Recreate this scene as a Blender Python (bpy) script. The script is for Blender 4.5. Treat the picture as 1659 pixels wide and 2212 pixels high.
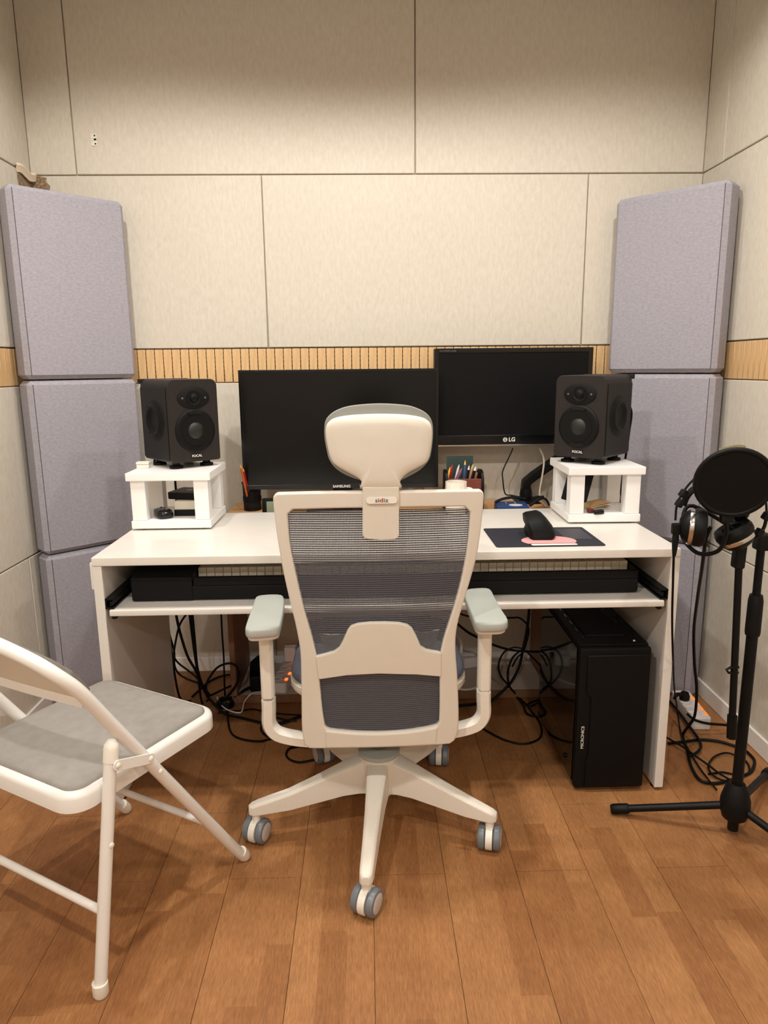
import bpy, bmesh, math, random
import numpy as np
from mathutils import Vector, Matrix, Euler
random.seed(7)
for o in list(bpy.data.objects): bpy.data.objects.remove(o)
S = bpy.context.scene; COL = S.collection
PI = math.pi

# ------------------------------------------------------------------ camera
F = 1522.6; PITCH = .2029; YAW = .0233; ROLL = -.0099; H = 1.203
fw = Vector((math.sin(YAW)*math.cos(PITCH), math.cos(YAW)*math.cos(PITCH), -math.sin(PITCH)))
_rt = Vector((math.cos(YAW), -math.sin(YAW), 0)); _up = _rt.cross(fw)
RT = _rt*math.cos(ROLL) + _up*math.sin(ROLL); UP = -_rt*math.sin(ROLL) + _up*math.cos(ROLL)
CAM = Vector((0, 0, H))
cd = bpy.data.cameras.new('camera'); cam = bpy.data.objects.new('camera', cd); COL.objects.link(cam)
cd.sensor_fit = 'VERTICAL'; cd.sensor_height = 24.0; cd.lens = 24.0*F/2212; cd.clip_start = .02
cam.matrix_world = Matrix(((RT.x, UP.x, -fw.x, 0), (RT.y, UP.y, -fw.y, 0), (RT.z, UP.z, -fw.z, H), (0, 0, 0, 1)))
S.camera = cam
# ------------------------------------------------------------------ world, exposure, lamps
W = bpy.data.worlds.new('world'); S.world = W; W.use_nodes = True
W.node_tree.nodes['Background'].inputs[0].default_value = (.9, .85, .8, 1)
W.node_tree.nodes['Background'].inputs[1].default_value = .02
S.view_settings.view_transform = 'Standard'; S.view_settings.look = 'None'
S.view_settings.gamma = 1; S.view_settings.use_curve_mapping = False
S.view_settings.exposure = -0.14
LAMP_WARM = (1.0, .955, .905)
LAMPS = [(-.72, 1.70, 54), (.03, 1.56, 70), (.76, 1.68, 48), (-.62, .22, 108), (.72, .22, 48), (-.5, -1.75, 96), (.6, -1.75, 96)]   # x, y, watts of the ceiling downlights
LAMP_CONE = math.radians(153); LAMP_BLEND = .32

def P(u, v, x=None, y=None, z=None):
    """photo pixel -> point where its ray meets the plane x=, y= or z="""
    d = fw + RT*((u-829.5)/F) - UP*((v-1106)/F)
    t = (x/d.x) if x is not None else (y/d.y) if y is not None else ((z-H)/d.z)
    return CAM + d*t
# ------------------------------------------------------------------ materials
def lin(c):
    return tuple((x/255/12.92) if x/255 <= .04045 else ((x/255+.055)/1.055)**2.4 for x in c) + (1,)
M = {}
def pm(name, col, rough=.5, metal=0, var=0., scale=60, stretch=(1, 1, 1), bump=0., bscale=None, spec=.5, coat=0, emit=None, estr=0, detail=3):
    m = bpy.data.materials.new(name); m.use_nodes = True; nt = m.node_tree; N = nt.nodes; L = nt.links
    b = N['Principled BSDF']; b.inputs['Base Color'].default_value = lin(col)
    b.inputs['Roughness'].default_value = rough; b.inputs['Metallic'].default_value = metal
    b.inputs['Specular IOR Level'].default_value = spec; b.inputs['Coat Weight'].default_value = coat
    if emit: b.inputs['Emission Color'].default_value = lin(emit); b.inputs['Emission Strength'].default_value = estr
    if var or bump:
        tc = N.new('ShaderNodeTexCoord'); mp = N.new('ShaderNodeMapping'); mp.inputs['Scale'].default_value = stretch
        L.new(tc.outputs['Object'], mp.inputs[0])
    if var:
        n = N.new('ShaderNodeTexNoise'); n.inputs['Scale'].default_value = scale; n.inputs['Detail'].default_value = detail
        L.new(mp.outputs[0], n.inputs[0])
        r = N.new('ShaderNodeValToRGB'); c = lin(col)
        r.color_ramp.elements[0].position = .3; r.color_ramp.elements[1].position = .7
        r.color_ramp.elements[0].color = tuple(max(0, x*(1-var)) for x in c[:3])+(1,)
        r.color_ramp.elements[1].color = tuple(min(1, x*(1+var)) for x in c[:3])+(1,)
        L.new(n.outputs[0], r.inputs[0]); L.new(r.outputs[0], b.inputs['Base Color'])
    if bump:
        n2 = N.new('ShaderNodeTexNoise'); n2.inputs['Scale'].default_value = bscale or scale; n2.inputs['Detail'].default_value = 4
        L.new(mp.outputs[0], n2.inputs[0])
        bp = N.new('ShaderNodeBump'); bp.inputs['Strength'].default_value = bump; bp.inputs['Distance'].default_value = .002
        L.new(n2.outputs[0], bp.inputs['Height']); L.new(bp.outputs[0], b.inputs['Normal'])
    M[name] = m
    return m
pm('white_paint', (236, 232, 226), .45, var=.015, scale=20)
pm('desk_white', (226, 220, 211), .35, var=.02, scale=14, coat=.15)
pm('stand_white', (243, 241, 238), .4)
pm('felt_dark', (74, 70, 74), .95)
pm('felt', (162, 159, 167), .95, var=.10, scale=170, stretch=(.55, .55, 1), bump=.35, bscale=300, spec=.1, detail=6)
pm('cushion_grey', (140, 141, 134), .6)
pm('chair_shell', (219, 212, 199), .42, var=.012, scale=30)
pm('chair_base', (226, 219, 206), .55, var=.02, scale=200, bump=.08, bscale=900)
pm('pad_grey', (166, 170, 163), .55, bump=.1, bscale=700)
pm('pad_dark', (120, 122, 114), .6)
pm('caster_grey', (112, 118, 124), .35)
pm('caster_disc', (196, 186, 178), .5, var=.1, scale=500)
pm('black_plastic', (11, 11, 11), .45, spec=.2)
pm('black_matte', (10, 10, 10), .6, spec=.22)
pm('black_gloss', (8, 8, 9), .18, spec=.4)
pm('screen', (7, 7, 8), .2, spec=.32)
pm('screen_matte', (9, 9, 10), .5, spec=.16)
pm('speaker_wood', (33, 27, 25), .5, var=.25, scale=40, stretch=(6, 6, .6), spec=.35)
pm('speaker_side', (20, 19, 18), .5, spec=.3)
pm('cone', (24, 22, 19), .5, var=.3, scale=240)
pm('rubber', (9, 9, 9), .5, spec=.2)
pm('steel', (150, 150, 150), .35, metal=1)
pm('silver', (200, 196, 190), .22, metal=1)
pm('white_print', (225, 220, 212), .5)
pm('grey_print', (92, 92, 94), .5)
pm('metal_white', (232, 229, 223), .3, var=.01, scale=8, coat=.2)
pm('cap_white', (236, 230, 218), .45)
pm('seat_fabric', (147, 142, 135), .9, var=.06, scale=45, bump=.3, bscale=350, spec=.15)
pm('seat_fabric_edge', (122, 116, 108), .9, var=.1, scale=60, spec=.15)
pm('back_metal', (214, 203, 184), .35)
pm('oak', (196, 148, 98), .5, var=.14, scale=30, stretch=(.5, 8, 8))
pm('shelf_board', (214, 203, 188), .5, var=.03, scale=15)
pm('oak_dark', (128, 90, 62), .55, var=.12, scale=30, stretch=(8, 8, .5))
pm('slat_wood', (216, 178, 128), .5, var=.14, scale=26, stretch=(7, 7, .5))
pm('red_wood', (112, 52, 38), .4, var=.2, scale=40, stretch=(1, 6, 6))
pm('key_white', (236, 226, 204), .3)
pm('key_black', (16, 16, 16), .35)
pm('mug', (240, 230, 216), .25)
pm('navy', (30, 31, 42), .75)
pm('pad_tile', (52, 53, 62), .55)
pm('pink', (232, 160, 160), .7)
pm('cream', (232, 226, 212), .6)
pm('blue_book', (38, 66, 120), .5)
pm('green_board', (44, 62, 56), .7)
pm('strip_white', (232, 228, 226), .4)
pm('lcd', (128, 140, 116), .4)
pm('gold_mesh', (150, 140, 96), .4, metal=.8, var=.3, scale=900)
pm('torn', (146, 124, 100), .95, var=.5, scale=160, bump=.8, bscale=120)
pm('paper', (232, 214, 190), .8)
pm('red', (170, 30, 28), .5); pm('orange', (214, 110, 50), .5); pm('purple', (120, 74, 110), .5)
pm('pencil_yellow', (216, 176, 80), .5); pm('pen_blue', (70, 92, 130), .45); pm('pen_pink', (210, 150, 130), .5)
pm('pen_white', (226, 222, 214), .4); pm('brown_paper', (186, 150, 100), .8); pm('dark_red', (96, 26, 28), .45)
pm('led', (255, 90, 40), .4, emit=(255, 96, 36), estr=3.0)
pm('switch_orange', (236, 120, 30), .4, emit=(255, 130, 30), estr=.9)
pm('lamp_glow', (255, 240, 215), .5, emit=(255, 238, 210), estr=6)
pm('groove', (92, 66, 42), .9)
pm('joint', (186, 174, 152), .9)
pm('ceiling_paint', (112, 106, 98), .9)
pm('pc_black', (11, 10, 10), .55, spec=.18, var=.1, scale=300)
pm('pc_glass', (14, 13, 13), .06, spec=.5)
pm('taupe', (206, 196, 180), .8)

def wall_material():
    m = bpy.data.materials.new('wall_felt'); m.use_nodes = True; nt = m.node_tree; N = nt.nodes; L = nt.links; b = N['Principled BSDF']
    tc = N.new('ShaderNodeNewGeometry'); mp = N.new('ShaderNodeMapping'); mp.inputs['Scale'].default_value = (1, 1, .35)
    L.new(tc.outputs['Position'], mp.inputs[0])
    a = N.new('ShaderNodeTexNoise'); a.inputs['Scale'].default_value = 90; a.inputs['Detail'].default_value = 6; a.inputs['Roughness'].default_value = .7
    c = N.new('ShaderNodeTexNoise'); c.inputs['Scale'].default_value = 4; c.inputs['Detail'].default_value = 3
    L.new(mp.outputs[0], a.inputs[0]); L.new(mp.outputs[0], c.inputs[0])
    ra = N.new('ShaderNodeValToRGB'); ra.color_ramp.elements[0].position = .28; ra.color_ramp.elements[1].position = .62
    ra.color_ramp.elements[0].color = lin((206, 197, 181)); ra.color_ramp.elements[1].color = lin((218, 211, 198))
    rc = N.new('ShaderNodeValToRGB'); rc.color_ramp.elements[0].color = (.94, .94, .93, 1); rc.color_ramp.elements[1].color = (1, 1, 1, 1)
    mx = N.new('ShaderNodeMix'); mx.data_type = 'RGBA'; mx.blend_type = 'MULTIPLY'; mx.inputs[0].default_value = 1
    L.new(a.outputs[0], ra.inputs[0]); L.new(c.outputs[0], rc.inputs[0]); L.new(ra.outputs[0], mx.inputs[6]); L.new(rc.outputs[0], mx.inputs[7])
    L.new(mx.outputs[2], b.inputs['Base Color']); b.inputs['Roughness'].default_value = .95; b.inputs['Specular IOR Level'].default_value = .1
    bp = N.new('ShaderNodeBump'); bp.inputs['Strength'].default_value = .12; bp.inputs['Distance'].default_value = .002
    L.new(a.outputs[0], bp.inputs['Height']); L.new(bp.outputs[0], b.inputs['Normal'])
    M['wall_felt'] = m
wall_material()

def plank_material():
    m = bpy.data.materials.new('plank'); m.use_nodes = True; nt = m.node_tree; N = nt.nodes; L = nt.links; b = N['Principled BSDF']
    g = N.new('ShaderNodeNewGeometry'); sp = N.new('ShaderNodeSeparateXYZ'); L.new(g.outputs['Position'], sp.inputs[0])
    def math_(op, a, v=None, b2=None):
        n = N.new('ShaderNodeMath'); n.operation = op
        L.new(a, n.inputs[0])
        if v is not None: n.inputs[1].default_value = v
        if b2 is not None: L.new(b2, n.inputs[1])
        return n.outputs[0]
    # printed narrow strips, each plank carries three of them, broken along the length
    sx = math_('FLOOR', math_('DIVIDE', sp.outputs[0], .0575))
    wn = N.new('ShaderNodeTexWhiteNoise'); wn.noise_dimensions = '1D'; L.new(sx, wn.inputs['W'])
    off = math_('MULTIPLY', wn.outputs[0], 3.0)
    sy = math_('FLOOR', math_('DIVIDE', math_('ADD', sp.outputs[1], None, off), .31))
    cx = N.new('ShaderNodeCombineXYZ'); L.new(sx, cx.inputs[0]); L.new(sy, cx.inputs[1])
    w2 = N.new('ShaderNodeTexWhiteNoise'); w2.noise_dimensions = '3D'; L.new(cx.outputs[0], w2.inputs['Vector'])
    r = N.new('ShaderNodeValToRGB'); e = r.color_ramp.elements
    e[0].color = lin((150, 101, 60)); e[1].color = lin((170, 121, 76)); n_ = e.new(.5); n_.color = lin((159, 110, 67))
    L.new(w2.outputs[0], r.inputs[0])
    mp = N.new('ShaderNodeMapping'); mp.inputs['Scale'].default_value = (30, 1.6, 1); L.new(g.outputs['Position'], mp.inputs[0])
    gn = N.new('ShaderNodeTexNoise'); gn.inputs['Scale'].default_value = 6; gn.inputs['Detail'].default_value = 8; gn.inputs['Roughness'].default_value = .72; gn.inputs['Distortion'].default_value = .6
    L.new(mp.outputs[0], gn.inputs[0])
    gr = N.new('ShaderNodeValToRGB'); gr.color_ramp.elements[0].position = .3; gr.color_ramp.elements[1].position = .72
    gr.color_ramp.elements[0].color = (.80, .77, .73, 1); gr.color_ramp.elements[1].color = (1.10, 1.11, 1.12, 1)
    L.new(gn.outputs[0], gr.inputs[0])
    bl = N.new('ShaderNodeTexNoise'); bl.inputs['Scale'].default_value = 9; bl.inputs['Detail'].default_value = 4; L.new(g.outputs['Position'], bl.inputs[0])
    br = N.new('ShaderNodeValToRGB'); br.color_ramp.elements[0].position = .35; br.color_ramp.elements[1].position = .68
    br.color_ramp.elements[0].color = (.9, .88, .86, 1); br.color_ramp.elements[1].color = (1.06, 1.07, 1.08, 1); L.new(bl.outputs[0], br.inputs[0])
    mf = N.new('ShaderNodeMapping'); mf.inputs['Scale'].default_value = (420, 42, 1); L.new(g.outputs['Position'], mf.inputs[0])
    fn = N.new('ShaderNodeTexNoise'); fn.inputs['Scale'].default_value = 1; fn.inputs['Detail'].default_value = 3; fn.inputs['Roughness'].default_value = .6; L.new(mf.outputs[0], fn.inputs[0])
    fr2 = N.new('ShaderNodeValToRGB'); fr2.color_ramp.elements[0].position = .34; fr2.color_ramp.elements[1].position = .68
    fr2.color_ramp.elements[0].color = (.80, .77, .73, 1); fr2.color_ramp.elements[1].color = (1.13, 1.15, 1.18, 1); L.new(fn.outputs[0], fr2.inputs[0])
    m0 = N.new('ShaderNodeMix'); m0.data_type = 'RGBA'; m0.blend_type = 'MULTIPLY'; m0.inputs[0].default_value = 1
    L.new(gr.outputs[0], m0.inputs[6]); L.new(fr2.outputs[0], m0.inputs[7])
    m1 = N.new('ShaderNodeMix'); m1.data_type = 'RGBA'; m1.blend_type = 'MULTIPLY'; m1.inputs[0].default_value = 1
    m2 = N.new('ShaderNodeMix'); m2.data_type = 'RGBA'; m2.blend_type = 'MULTIPLY'; m2.inputs[0].default_value = 1
    L.new(r.outputs[0], m1.inputs[6]); L.new(m0.outputs[2], m1.inputs[7]); L.new(m1.outputs[2], m2.inputs[6]); L.new(br.outputs[0], m2.inputs[7])
    L.new(m2.outputs[2], b.inputs['Base Color']); b.inputs['Roughness'].default_value = .5; b.inputs['Specular IOR Level'].default_value = .35
    bp = N.new('ShaderNodeBump'); bp.inputs['Strength'].default_value = .06; bp.inputs['Distance'].default_value = .001
    L.new(gn.outputs[0], bp.inputs['Height']); L.new(bp.outputs[0], b.inputs['Normal'])
    M['plank'] = m
plank_material()

def weave_material(name, col, px, pz, fx, fz, axis=(0, 2), rough=.7):
    """open woven mesh: threads with clear holes between them, px/pz = thread pitch in metres, fx/fz = thread share"""
    m = bpy.data.materials.new(name); m.use_nodes = True; nt = m.node_tree; N = nt.nodes; L = nt.links; b = N['Principled BSDF']
    b.inputs['Base Color'].default_value = lin(col); b.inputs['Roughness'].default_value = rough; b.inputs['Specular IOR Level'].default_value = .25
    tc = N.new('ShaderNodeTexCoord'); sp = N.new('ShaderNodeSeparateXYZ'); L.new(tc.outputs['Object'], sp.inputs[0])
    def thread(out, p, f):
        d = N.new('ShaderNodeMath'); d.operation = 'DIVIDE'; L.new(out, d.inputs[0]); d.inputs[1].default_value = p
        fr = N.new('ShaderNodeMath'); fr.operation = 'FRACT'; L.new(d.outputs[0], fr.inputs[0])
        lt = N.new('ShaderNodeMath'); lt.operation = 'LESS_THAN'; L.new(fr.outputs[0], lt.inputs[0]); lt.inputs[1].default_value = f
        return lt.outputs[0]
    mx = N.new('ShaderNodeMath'); mx.operation = 'MAXIMUM'
    L.new(thread(sp.outputs[axis[0]], px, fx), mx.inputs[0]); L.new(thread(sp.outputs[axis[1]], pz, fz), mx.inputs[1])
    L.new(mx.outputs[0], b.inputs['Alpha'])
    M[name] = m
weave_material('chair_mesh', (88, 88, 94), .0032, .0052, .38, .62)
weave_material('chair_mesh_dense', (78, 76, 78), .0032, .0052, .86, .84)
weave_material('seat_mesh', (96, 100, 112), .004, .004, .70, .70, axis=(0, 1))
weave_material('cup_mesh', (16, 16, 16), .004, .004, .66, .66)
weave_material('pop_mesh', (7, 7, 7), .0016, .0016, .60, .60, axis=(0, 1))
weave_material('pc_mesh', (22, 21, 21), .005, .005, .45, .45, axis=(0, 1))

# ------------------------------------------------------------------ mesh helpers
def catmull(pts, n=6, closed=False):
    pts = [Vector(p) for p in pts]
    if len(pts) < 3: return pts
    out = []; m = len(pts)
    rng = range(m) if closed else range(m-1)
    for i in rng:
        if closed: a, b, c, d = pts[i-1], pts[i], pts[(i+1) % m], pts[(i+2) % m]
        else: a, b, c, d = pts[max(i-1, 0)], pts[i], pts[i+1], pts[min(i+2, m-1)]
        for k in range(n):
            t = k/n
            out.append(.5*((2*b)+(c-a)*t+(2*a-5*b+4*c-d)*t*t+(3*b-a-3*c+d)*t**3))
    if not closed: out.append(pts[-1])
    return out
class MB:
    def __init__(s): s.v = []; s.f = []
    def add(s, vs, fs):
        k = len(s.v); s.v += [Vector(p) for p in vs]; s.f += [[i+k for i in f] for f in fs]; return s
    def box(s, c, d, rot=None):
        x, y, z = d[0]/2, d[1]/2, d[2]/2
        vs = [Vector((a*x, b*y, e*z)) for e in (-1, 1) for a, b in ((-1, -1), (1, -1), (1, 1), (-1, 1))]
        if rot is not None: vs = [rot @ p for p in vs]
        c = Vector(c)
        return s.add([p+c for p in vs], [[3, 2, 1, 0], [4, 5, 6, 7], [0, 1, 5, 4], [1, 2, 6, 5], [2, 3, 7, 6], [3, 0, 4, 7]])
    def bb(s, x0, x1, y0, y1, z0, z1): return s.box(((x0+x1)/2, (y0+y1)/2, (z0+z1)/2), (x1-x0, y1-y0, z1-z0))
    def loft(s, secs, cap=True, closed=False):
        n = len(secs[0]); vs = [p for q in secs for p in q]; fs = []
        m = len(secs)
        for i in range(m if closed else m-1):
            j = (i+1) % m
            for k in range(n):
                l = (k+1) % n
                fs.append([i*n+k, i*n+l, j*n+l, j*n+k])
        if cap and not closed: fs.append(list(range(n))[::-1]); fs.append([(m-1)*n+k for k in range(n)])
        return s.add(vs, fs)
    def sweep(s, path, prof, closed=False, up=None, scale=None):
        """prof: list of (a,b) offsets; path list of points"""
        path = [Vector(p) for p in path]; n = len(path); secs = []
        def tang(i):
            if closed: return (path[(i+1) % n]-path[i-1]).normalized()
            return (path[min(i+1, n-1)]-path[max(i-1, 0)]).normalized()
        t = tang(0); ref = Vector(up) if up else (Vector((0, 0, 1)) if abs(t.z) < .9 else Vector((1, 0, 0)))
        for i in range(n):
            t = tang(i); ref = (ref - t*ref.dot(t))
            ref = ref.normalized() if ref.length > 1e-6 else t.orthogonal().normalized()
            bi = t.cross(ref); k = scale[i] if scale else 1
            secs.append([path[i]+(bi*a+ref*b)*k for a, b in prof])
        return s.loft(secs, closed=closed)
    def tube(s, path, r, n=10, closed=False, scale=None):
        return s.sweep(path, [(r*math.cos(2*PI*k/n), r*math.sin(2*PI*k/n)) for k in range(n)], closed, scale=scale)
    def lathe(s, prof, n=24, mat=None, cap=True):
        mat = mat or Matrix.Identity(4)
        secs = [[mat @ Vector((r*math.cos(2*PI*k/n), r*math.sin(2*PI*k/n), z)) for k in range(n)] for r, z in prof]
        return s.loft(secs, cap=cap)
    def prism(s, poly, h, mat=None):
        mat = mat or Matrix.Identity(4); n = len(poly)
        vs = [mat @ Vector((p[0], p[1], 0)) for p in poly]+[mat @ Vector((p[0], p[1], h)) for p in poly]
        return s.add(vs, [list(range(n))[::-1], [n+i for i in range(n)]]+[[i, (i+1) % n, n+(i+1) % n, n+i] for i in range(n)])
    def ext(s, loop, off):
        n = len(loop); off = Vector(off); vs = [Vector(p) for p in loop]
        return s.add(vs+[p+off for p in vs], [list(range(n))[::-1], [n+i for i in range(n)]]+[[i, (i+1) % n, n+(i+1) % n, n+i] for i in range(n)])
    def ring(s, outer, inner, off):
        n = len(outer); off = Vector(off)
        vs = list(outer)+list(inner)+[p+off for p in outer]+[p+off for p in inner]; fs = []
        for i in range(n):
            j = (i+1) % n
            fs += [[i, j, n+j, n+i], [2*n+j, 2*n+i, 3*n+i, 3*n+j], [j, i, 2*n+i, 2*n+j], [n+i, n+j, 3*n+j, 3*n+i]]
        return s.add(vs, fs)
def mesh_of(name, mb, mat, bev=0, seg=2, smooth=True, ang=38, org=None):
    bm = bmesh.new(); o = Vector(org) if org else Vector()
    vs = [bm.verts.new(p-o) for p in mb.v]
    for f in mb.f:
        try: bm.faces.new([vs[i] for i in f])
        except ValueError: pass
    bmesh.ops.remove_doubles(bm, verts=bm.verts, dist=1e-6)
    bmesh.ops.recalc_face_normals(bm, faces=bm.faces)
    if bev:
        es = [e for e in bm.edges if len(e.link_faces) == 2 and e.calc_face_angle(0) > math.radians(32)]
        bmesh.ops.bevel(bm, geom=es, offset=bev, segments=seg, profile=.5, affect='EDGES', clamp_overlap=True)
    me = bpy.data.meshes.new(name); bm.to_mesh(me); bm.free()
    me.materials.append(M[mat] if isinstance(mat, str) else mat)
    if smooth:
        for p in me.polygons: p.use_smooth = True
        me.set_sharp_from_angle(angle=math.radians(ang))
    return me
def obj(name, mb, mat, parent=None, bev=0, seg=2, smooth=True, ang=38, org=None, loc=None):
    me = mb if isinstance(mb, bpy.types.Mesh) else mesh_of(name, mb, mat, bev, seg, smooth, ang, org)
    o = bpy.data.objects.new(name, me); COL.objects.link(o)
    if bev and not isinstance(mb, bpy.types.Mesh):
        w = o.modifiers.new('wn', 'WEIGHTED_NORMAL'); w.keep_sharp = True
    if org and parent is None: o.location = org
    if loc is not None: o.location = loc
    if parent is not None: o.parent = parent
    return o
def thing(name, label, cat, loc=(0, 0, 0), rz=0, group=None):
    o = bpy.data.objects.new(name, None); COL.objects.link(o); o.empty_display_size = .05
    o.location = loc; o.rotation_euler = (0, 0, rz); o['label'] = label; o['category'] = cat
    if group: o['group'] = group
    return o
def tag(o, label, cat, group=None):
    o['label'] = label; o['category'] = cat
    if group: o['group'] = group
    return o
def struct(name, mb, mat, **k):
    o = obj(name, mb, mat, **k); o['kind'] = 'structure'; return o
def text(name, s, size, mat, parent, mat4, bold=0, sx=1):
    c = bpy.data.curves.new(name, 'FONT'); c.body = s; c.size = size; c.extrude = .0004; c.align_x = 'CENTER'; c.align_y = 'CENTER'; c.offset = bold
    t = bpy.data.objects.new('tmp', c); COL.objects.link(t)
    dg = bpy.context.evaluated_depsgraph_get(); me = bpy.data.meshes.new_from_object(t.evaluated_get(dg))
    bpy.data.objects.remove(t); me.transform(mat4 @ Matrix.Diagonal((sx, 1, 1, 1))); me.materials.clear(); me.materials.append(M[mat])
    o = bpy.data.objects.new(name, me); COL.objects.link(o); o.parent = parent
    return o
def basis(o, x, y, z):
    m = Matrix.Identity(4)
    for i, a in enumerate((x, y, z)):
        a = Vector(a)
        for j in range(3): m[j][i] = a[j]
    for j in range(3): m[j][3] = o[j]
    return m
FRONT = lambda x, y, z: basis((x, y, z), (1, 0, 0), (0, 0, 1), (0, -1, 0))    # text plane facing -Y
def rrect(w, h, r, n=5, cx=0, cy=0):
    out = []
    for sx, sy, a0 in ((1, 1, 0), (-1, 1, 90), (-1, -1, 180), (1, -1, 270)):
        for k in range(n+1):
            a = math.radians(a0+90*k/n); out.append((cx+sx*(w/2-r)+r*math.cos(a), cy+sy*(h/2-r)+r*math.sin(a)))
    return out
def resample(pts, n):
    pts = [Vector(p) for p in pts]; L = [0]
    for a, b in zip(pts, pts[1:]): L.append(L[-1]+(b-a).length)
    out = []
    for k in range(n):
        t = L[-1]*k/(n-1); i = max(0, min(len(L)-2, int(np.searchsorted(L, t)-1)))
        f = (t-L[i])/(L[i+1]-L[i]+1e-12); out.append(pts[i].lerp(pts[i+1], f))
    return out

# ================================================================== THE ROOM
XL, XR, YB, YR, ZC = -1.17, 1.224, 2.70, -2.7, 2.50
Z1, Z2, Z3, Z4, ZB = 1.876, 1.276, 1.152, .571, .06
floor = struct('floor', MB().bb(XL-.1, XR+.1, YR-.1, YB+.1, -.06, -.009), 'groove', smooth=False)
PW, PL, G = .1733, .92, .0011
col0 = math.floor(XL/PW)
i = col0
while i*PW < XR:
    a, b = max(i*PW, XL), min((i+1)*PW, XR)
    y = (1.492 if i % 2 == 0 else 1.752)-4*PL
    while y < YB:
        y0, y1 = max(y, YR), min(y+PL, YB)
        if y1 > YR and y1-y0 > .01 and b-a > .01:
            o = obj('plank', MB().bb(a+G/2, b-G/2, y0+G/2, y1-G/2, -.01, 0), 'plank', floor, smooth=False)
        y += PL
    i += 1
struct('ceiling', MB().bb(XL-.1, XR+.1, YR-.1, YB+.1, ZC, ZC+.05), 'ceiling_paint', smooth=False)
def wall(name, axis, side, a0, a1, rows, slats):
    """wall slab with felt panels proud of it; axis 'x' = panels laid out along x on the y=side plane"""
    s = side; t = .008
    out = 1 if (axis == 'x' and s > 0) or (axis == 'y' and s > 0) else -1
    def bx(u0, u1, d0, d1, z0, z1):
        lo, hi = sorted((s+out*d0, s+out*d1))
        return MB().bb(u0, u1, lo, hi, z0, z1) if axis == 'x' else MB().bb(lo, hi, u0, u1, z0, z1)
    w = struct(name, bx(a0-.06, a1+.06, t, .08, -.02, ZC+.02), 'joint', smooth=False)
    for z0, z1, seams in rows:
        e = [a0]+[q for q in sorted(seams) if a0+.02 < q < a1-.02]+[a1]
        for p, q in zip(e, e[1:]):
            g = .0022
            obj('wall_panel', bx(p+g*(p != a0), q-g*(q != a1), 0, t, z0+g, z1-g), 'wall_felt', w, bev=.0022, seg=1)
    if slats:
        bk = obj('slat_backing', bx(a0, a1, .005, .0079, Z3, Z2), 'slat_back', w, smooth=False)
        pitch = .0318; n = int((a1-a0)/pitch)
        off = (a1-a0-n*pitch)/2
        lo = a0 if axis == 'x' else a1
        me = None
        for k in range(n):
            u = a0+off+k*pitch
            if me is None:
                u0 = u; me = mesh_of('slat', bx(u+.0015, u+pitch-.0015, 0.001, .0049, Z3+.0015, Z2-.002), 'slat_wood', bev=.0008, seg=1)
            d = u-u0
            obj('slat', me, None, w, loc=((d, 0, 0) if axis == 'x' else (0, d, 0)))
    return w
def slat_back_material():
    m = bpy.data.materials.new('slat_back'); m.use_nodes = True; nt = m.node_tree; N = nt.nodes; L = nt.links; b = N['Principled BSDF']
    g = N.new('ShaderNodeNewGeometry'); sp = N.new('ShaderNodeSeparateXYZ'); L.new(g.outputs['Position'], sp.inputs[0])
    d = N.new('ShaderNodeMath'); d.operation = 'DIVIDE'; L.new(sp.outputs[2], d.inputs[0]); d.inputs[1].default_value = .0165
    fr = N.new('ShaderNodeMath'); fr.operation = 'FRACT'; L.new(d.outputs[0], fr.inputs[0])
    r = N.new('ShaderNodeValToRGB'); r.color_ramp.interpolation = 'CONSTANT'
    r.color_ramp.elements[0].color = lin((24, 16, 10)); r.color_ramp.elements[1].color = lin((150, 104, 62)); r.color_ramp.elements[1].position = .72
    L.new(fr.outputs[0], r.inputs[0]); L.new(r.outputs[0], b.inputs['Base Color']); b.inputs['Roughness'].default_value = .9
    M['slat_back'] = m
slat_back_material()
S_A = [-1.009, .186]; S_B = [-.361, .8095]
wall('wall_back', 'x', YB, XL, XR, [(Z1, ZC, S_A), (Z2, Z1, S_B), (Z4, Z3, [-.98, .215]), (-.01, Z4, [-.38, .79])], True)
SR = [2.554-1.2*k for k in range(5)]; SL = [2.377-1.2*k for k in range(5)]
wall('wall_right', 'y', XR, YR, YB, [(Z1, ZC, SR), (Z2, Z1, [q-.6 for q in SR]), (Z4, Z3, [q-.5 for q in SR]), (-.01, Z4, [q-.9 for q in SR])], True)
wall('wall_left', 'y', XL, YR, YB, [(Z1, ZC, [q-.3 for q in SL]), (Z2, Z1, [q-.62 for q in SL]), (Z4, Z3, [q-.55 for q in SL]), (-.01, Z4, SL)], True)
wall('wall_rear', 'x', YR, XL, XR, [(Z1, ZC, S_A), (Z2, Z1, S_B), (Z3, Z2, []), (Z4, Z3, S_A), (-.01, Z4, S_B)], False)
struct('baseboard_back', MB().bb(XL, XR, YB-.009, YB-.0002, 0, ZB), 'white_paint', bev=.002, seg=1)
struct('baseboard_left', MB().bb(XL+.0002, XL+.009, YR, YB-.009, 0, ZB), 'white_paint', bev=.002, seg=1)
struct('baseboard_right', MB().bb(XR-.009, XR-.0002, YR, YB-.009, 0, ZB), 'white_paint', bev=.002, seg=1)
struct('baseboard_rear', MB().bb(XL+.009, XR-.009, YR+.0002, YR+.009, 0, ZB), 'white_paint', bev=.002, seg=1)
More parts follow.
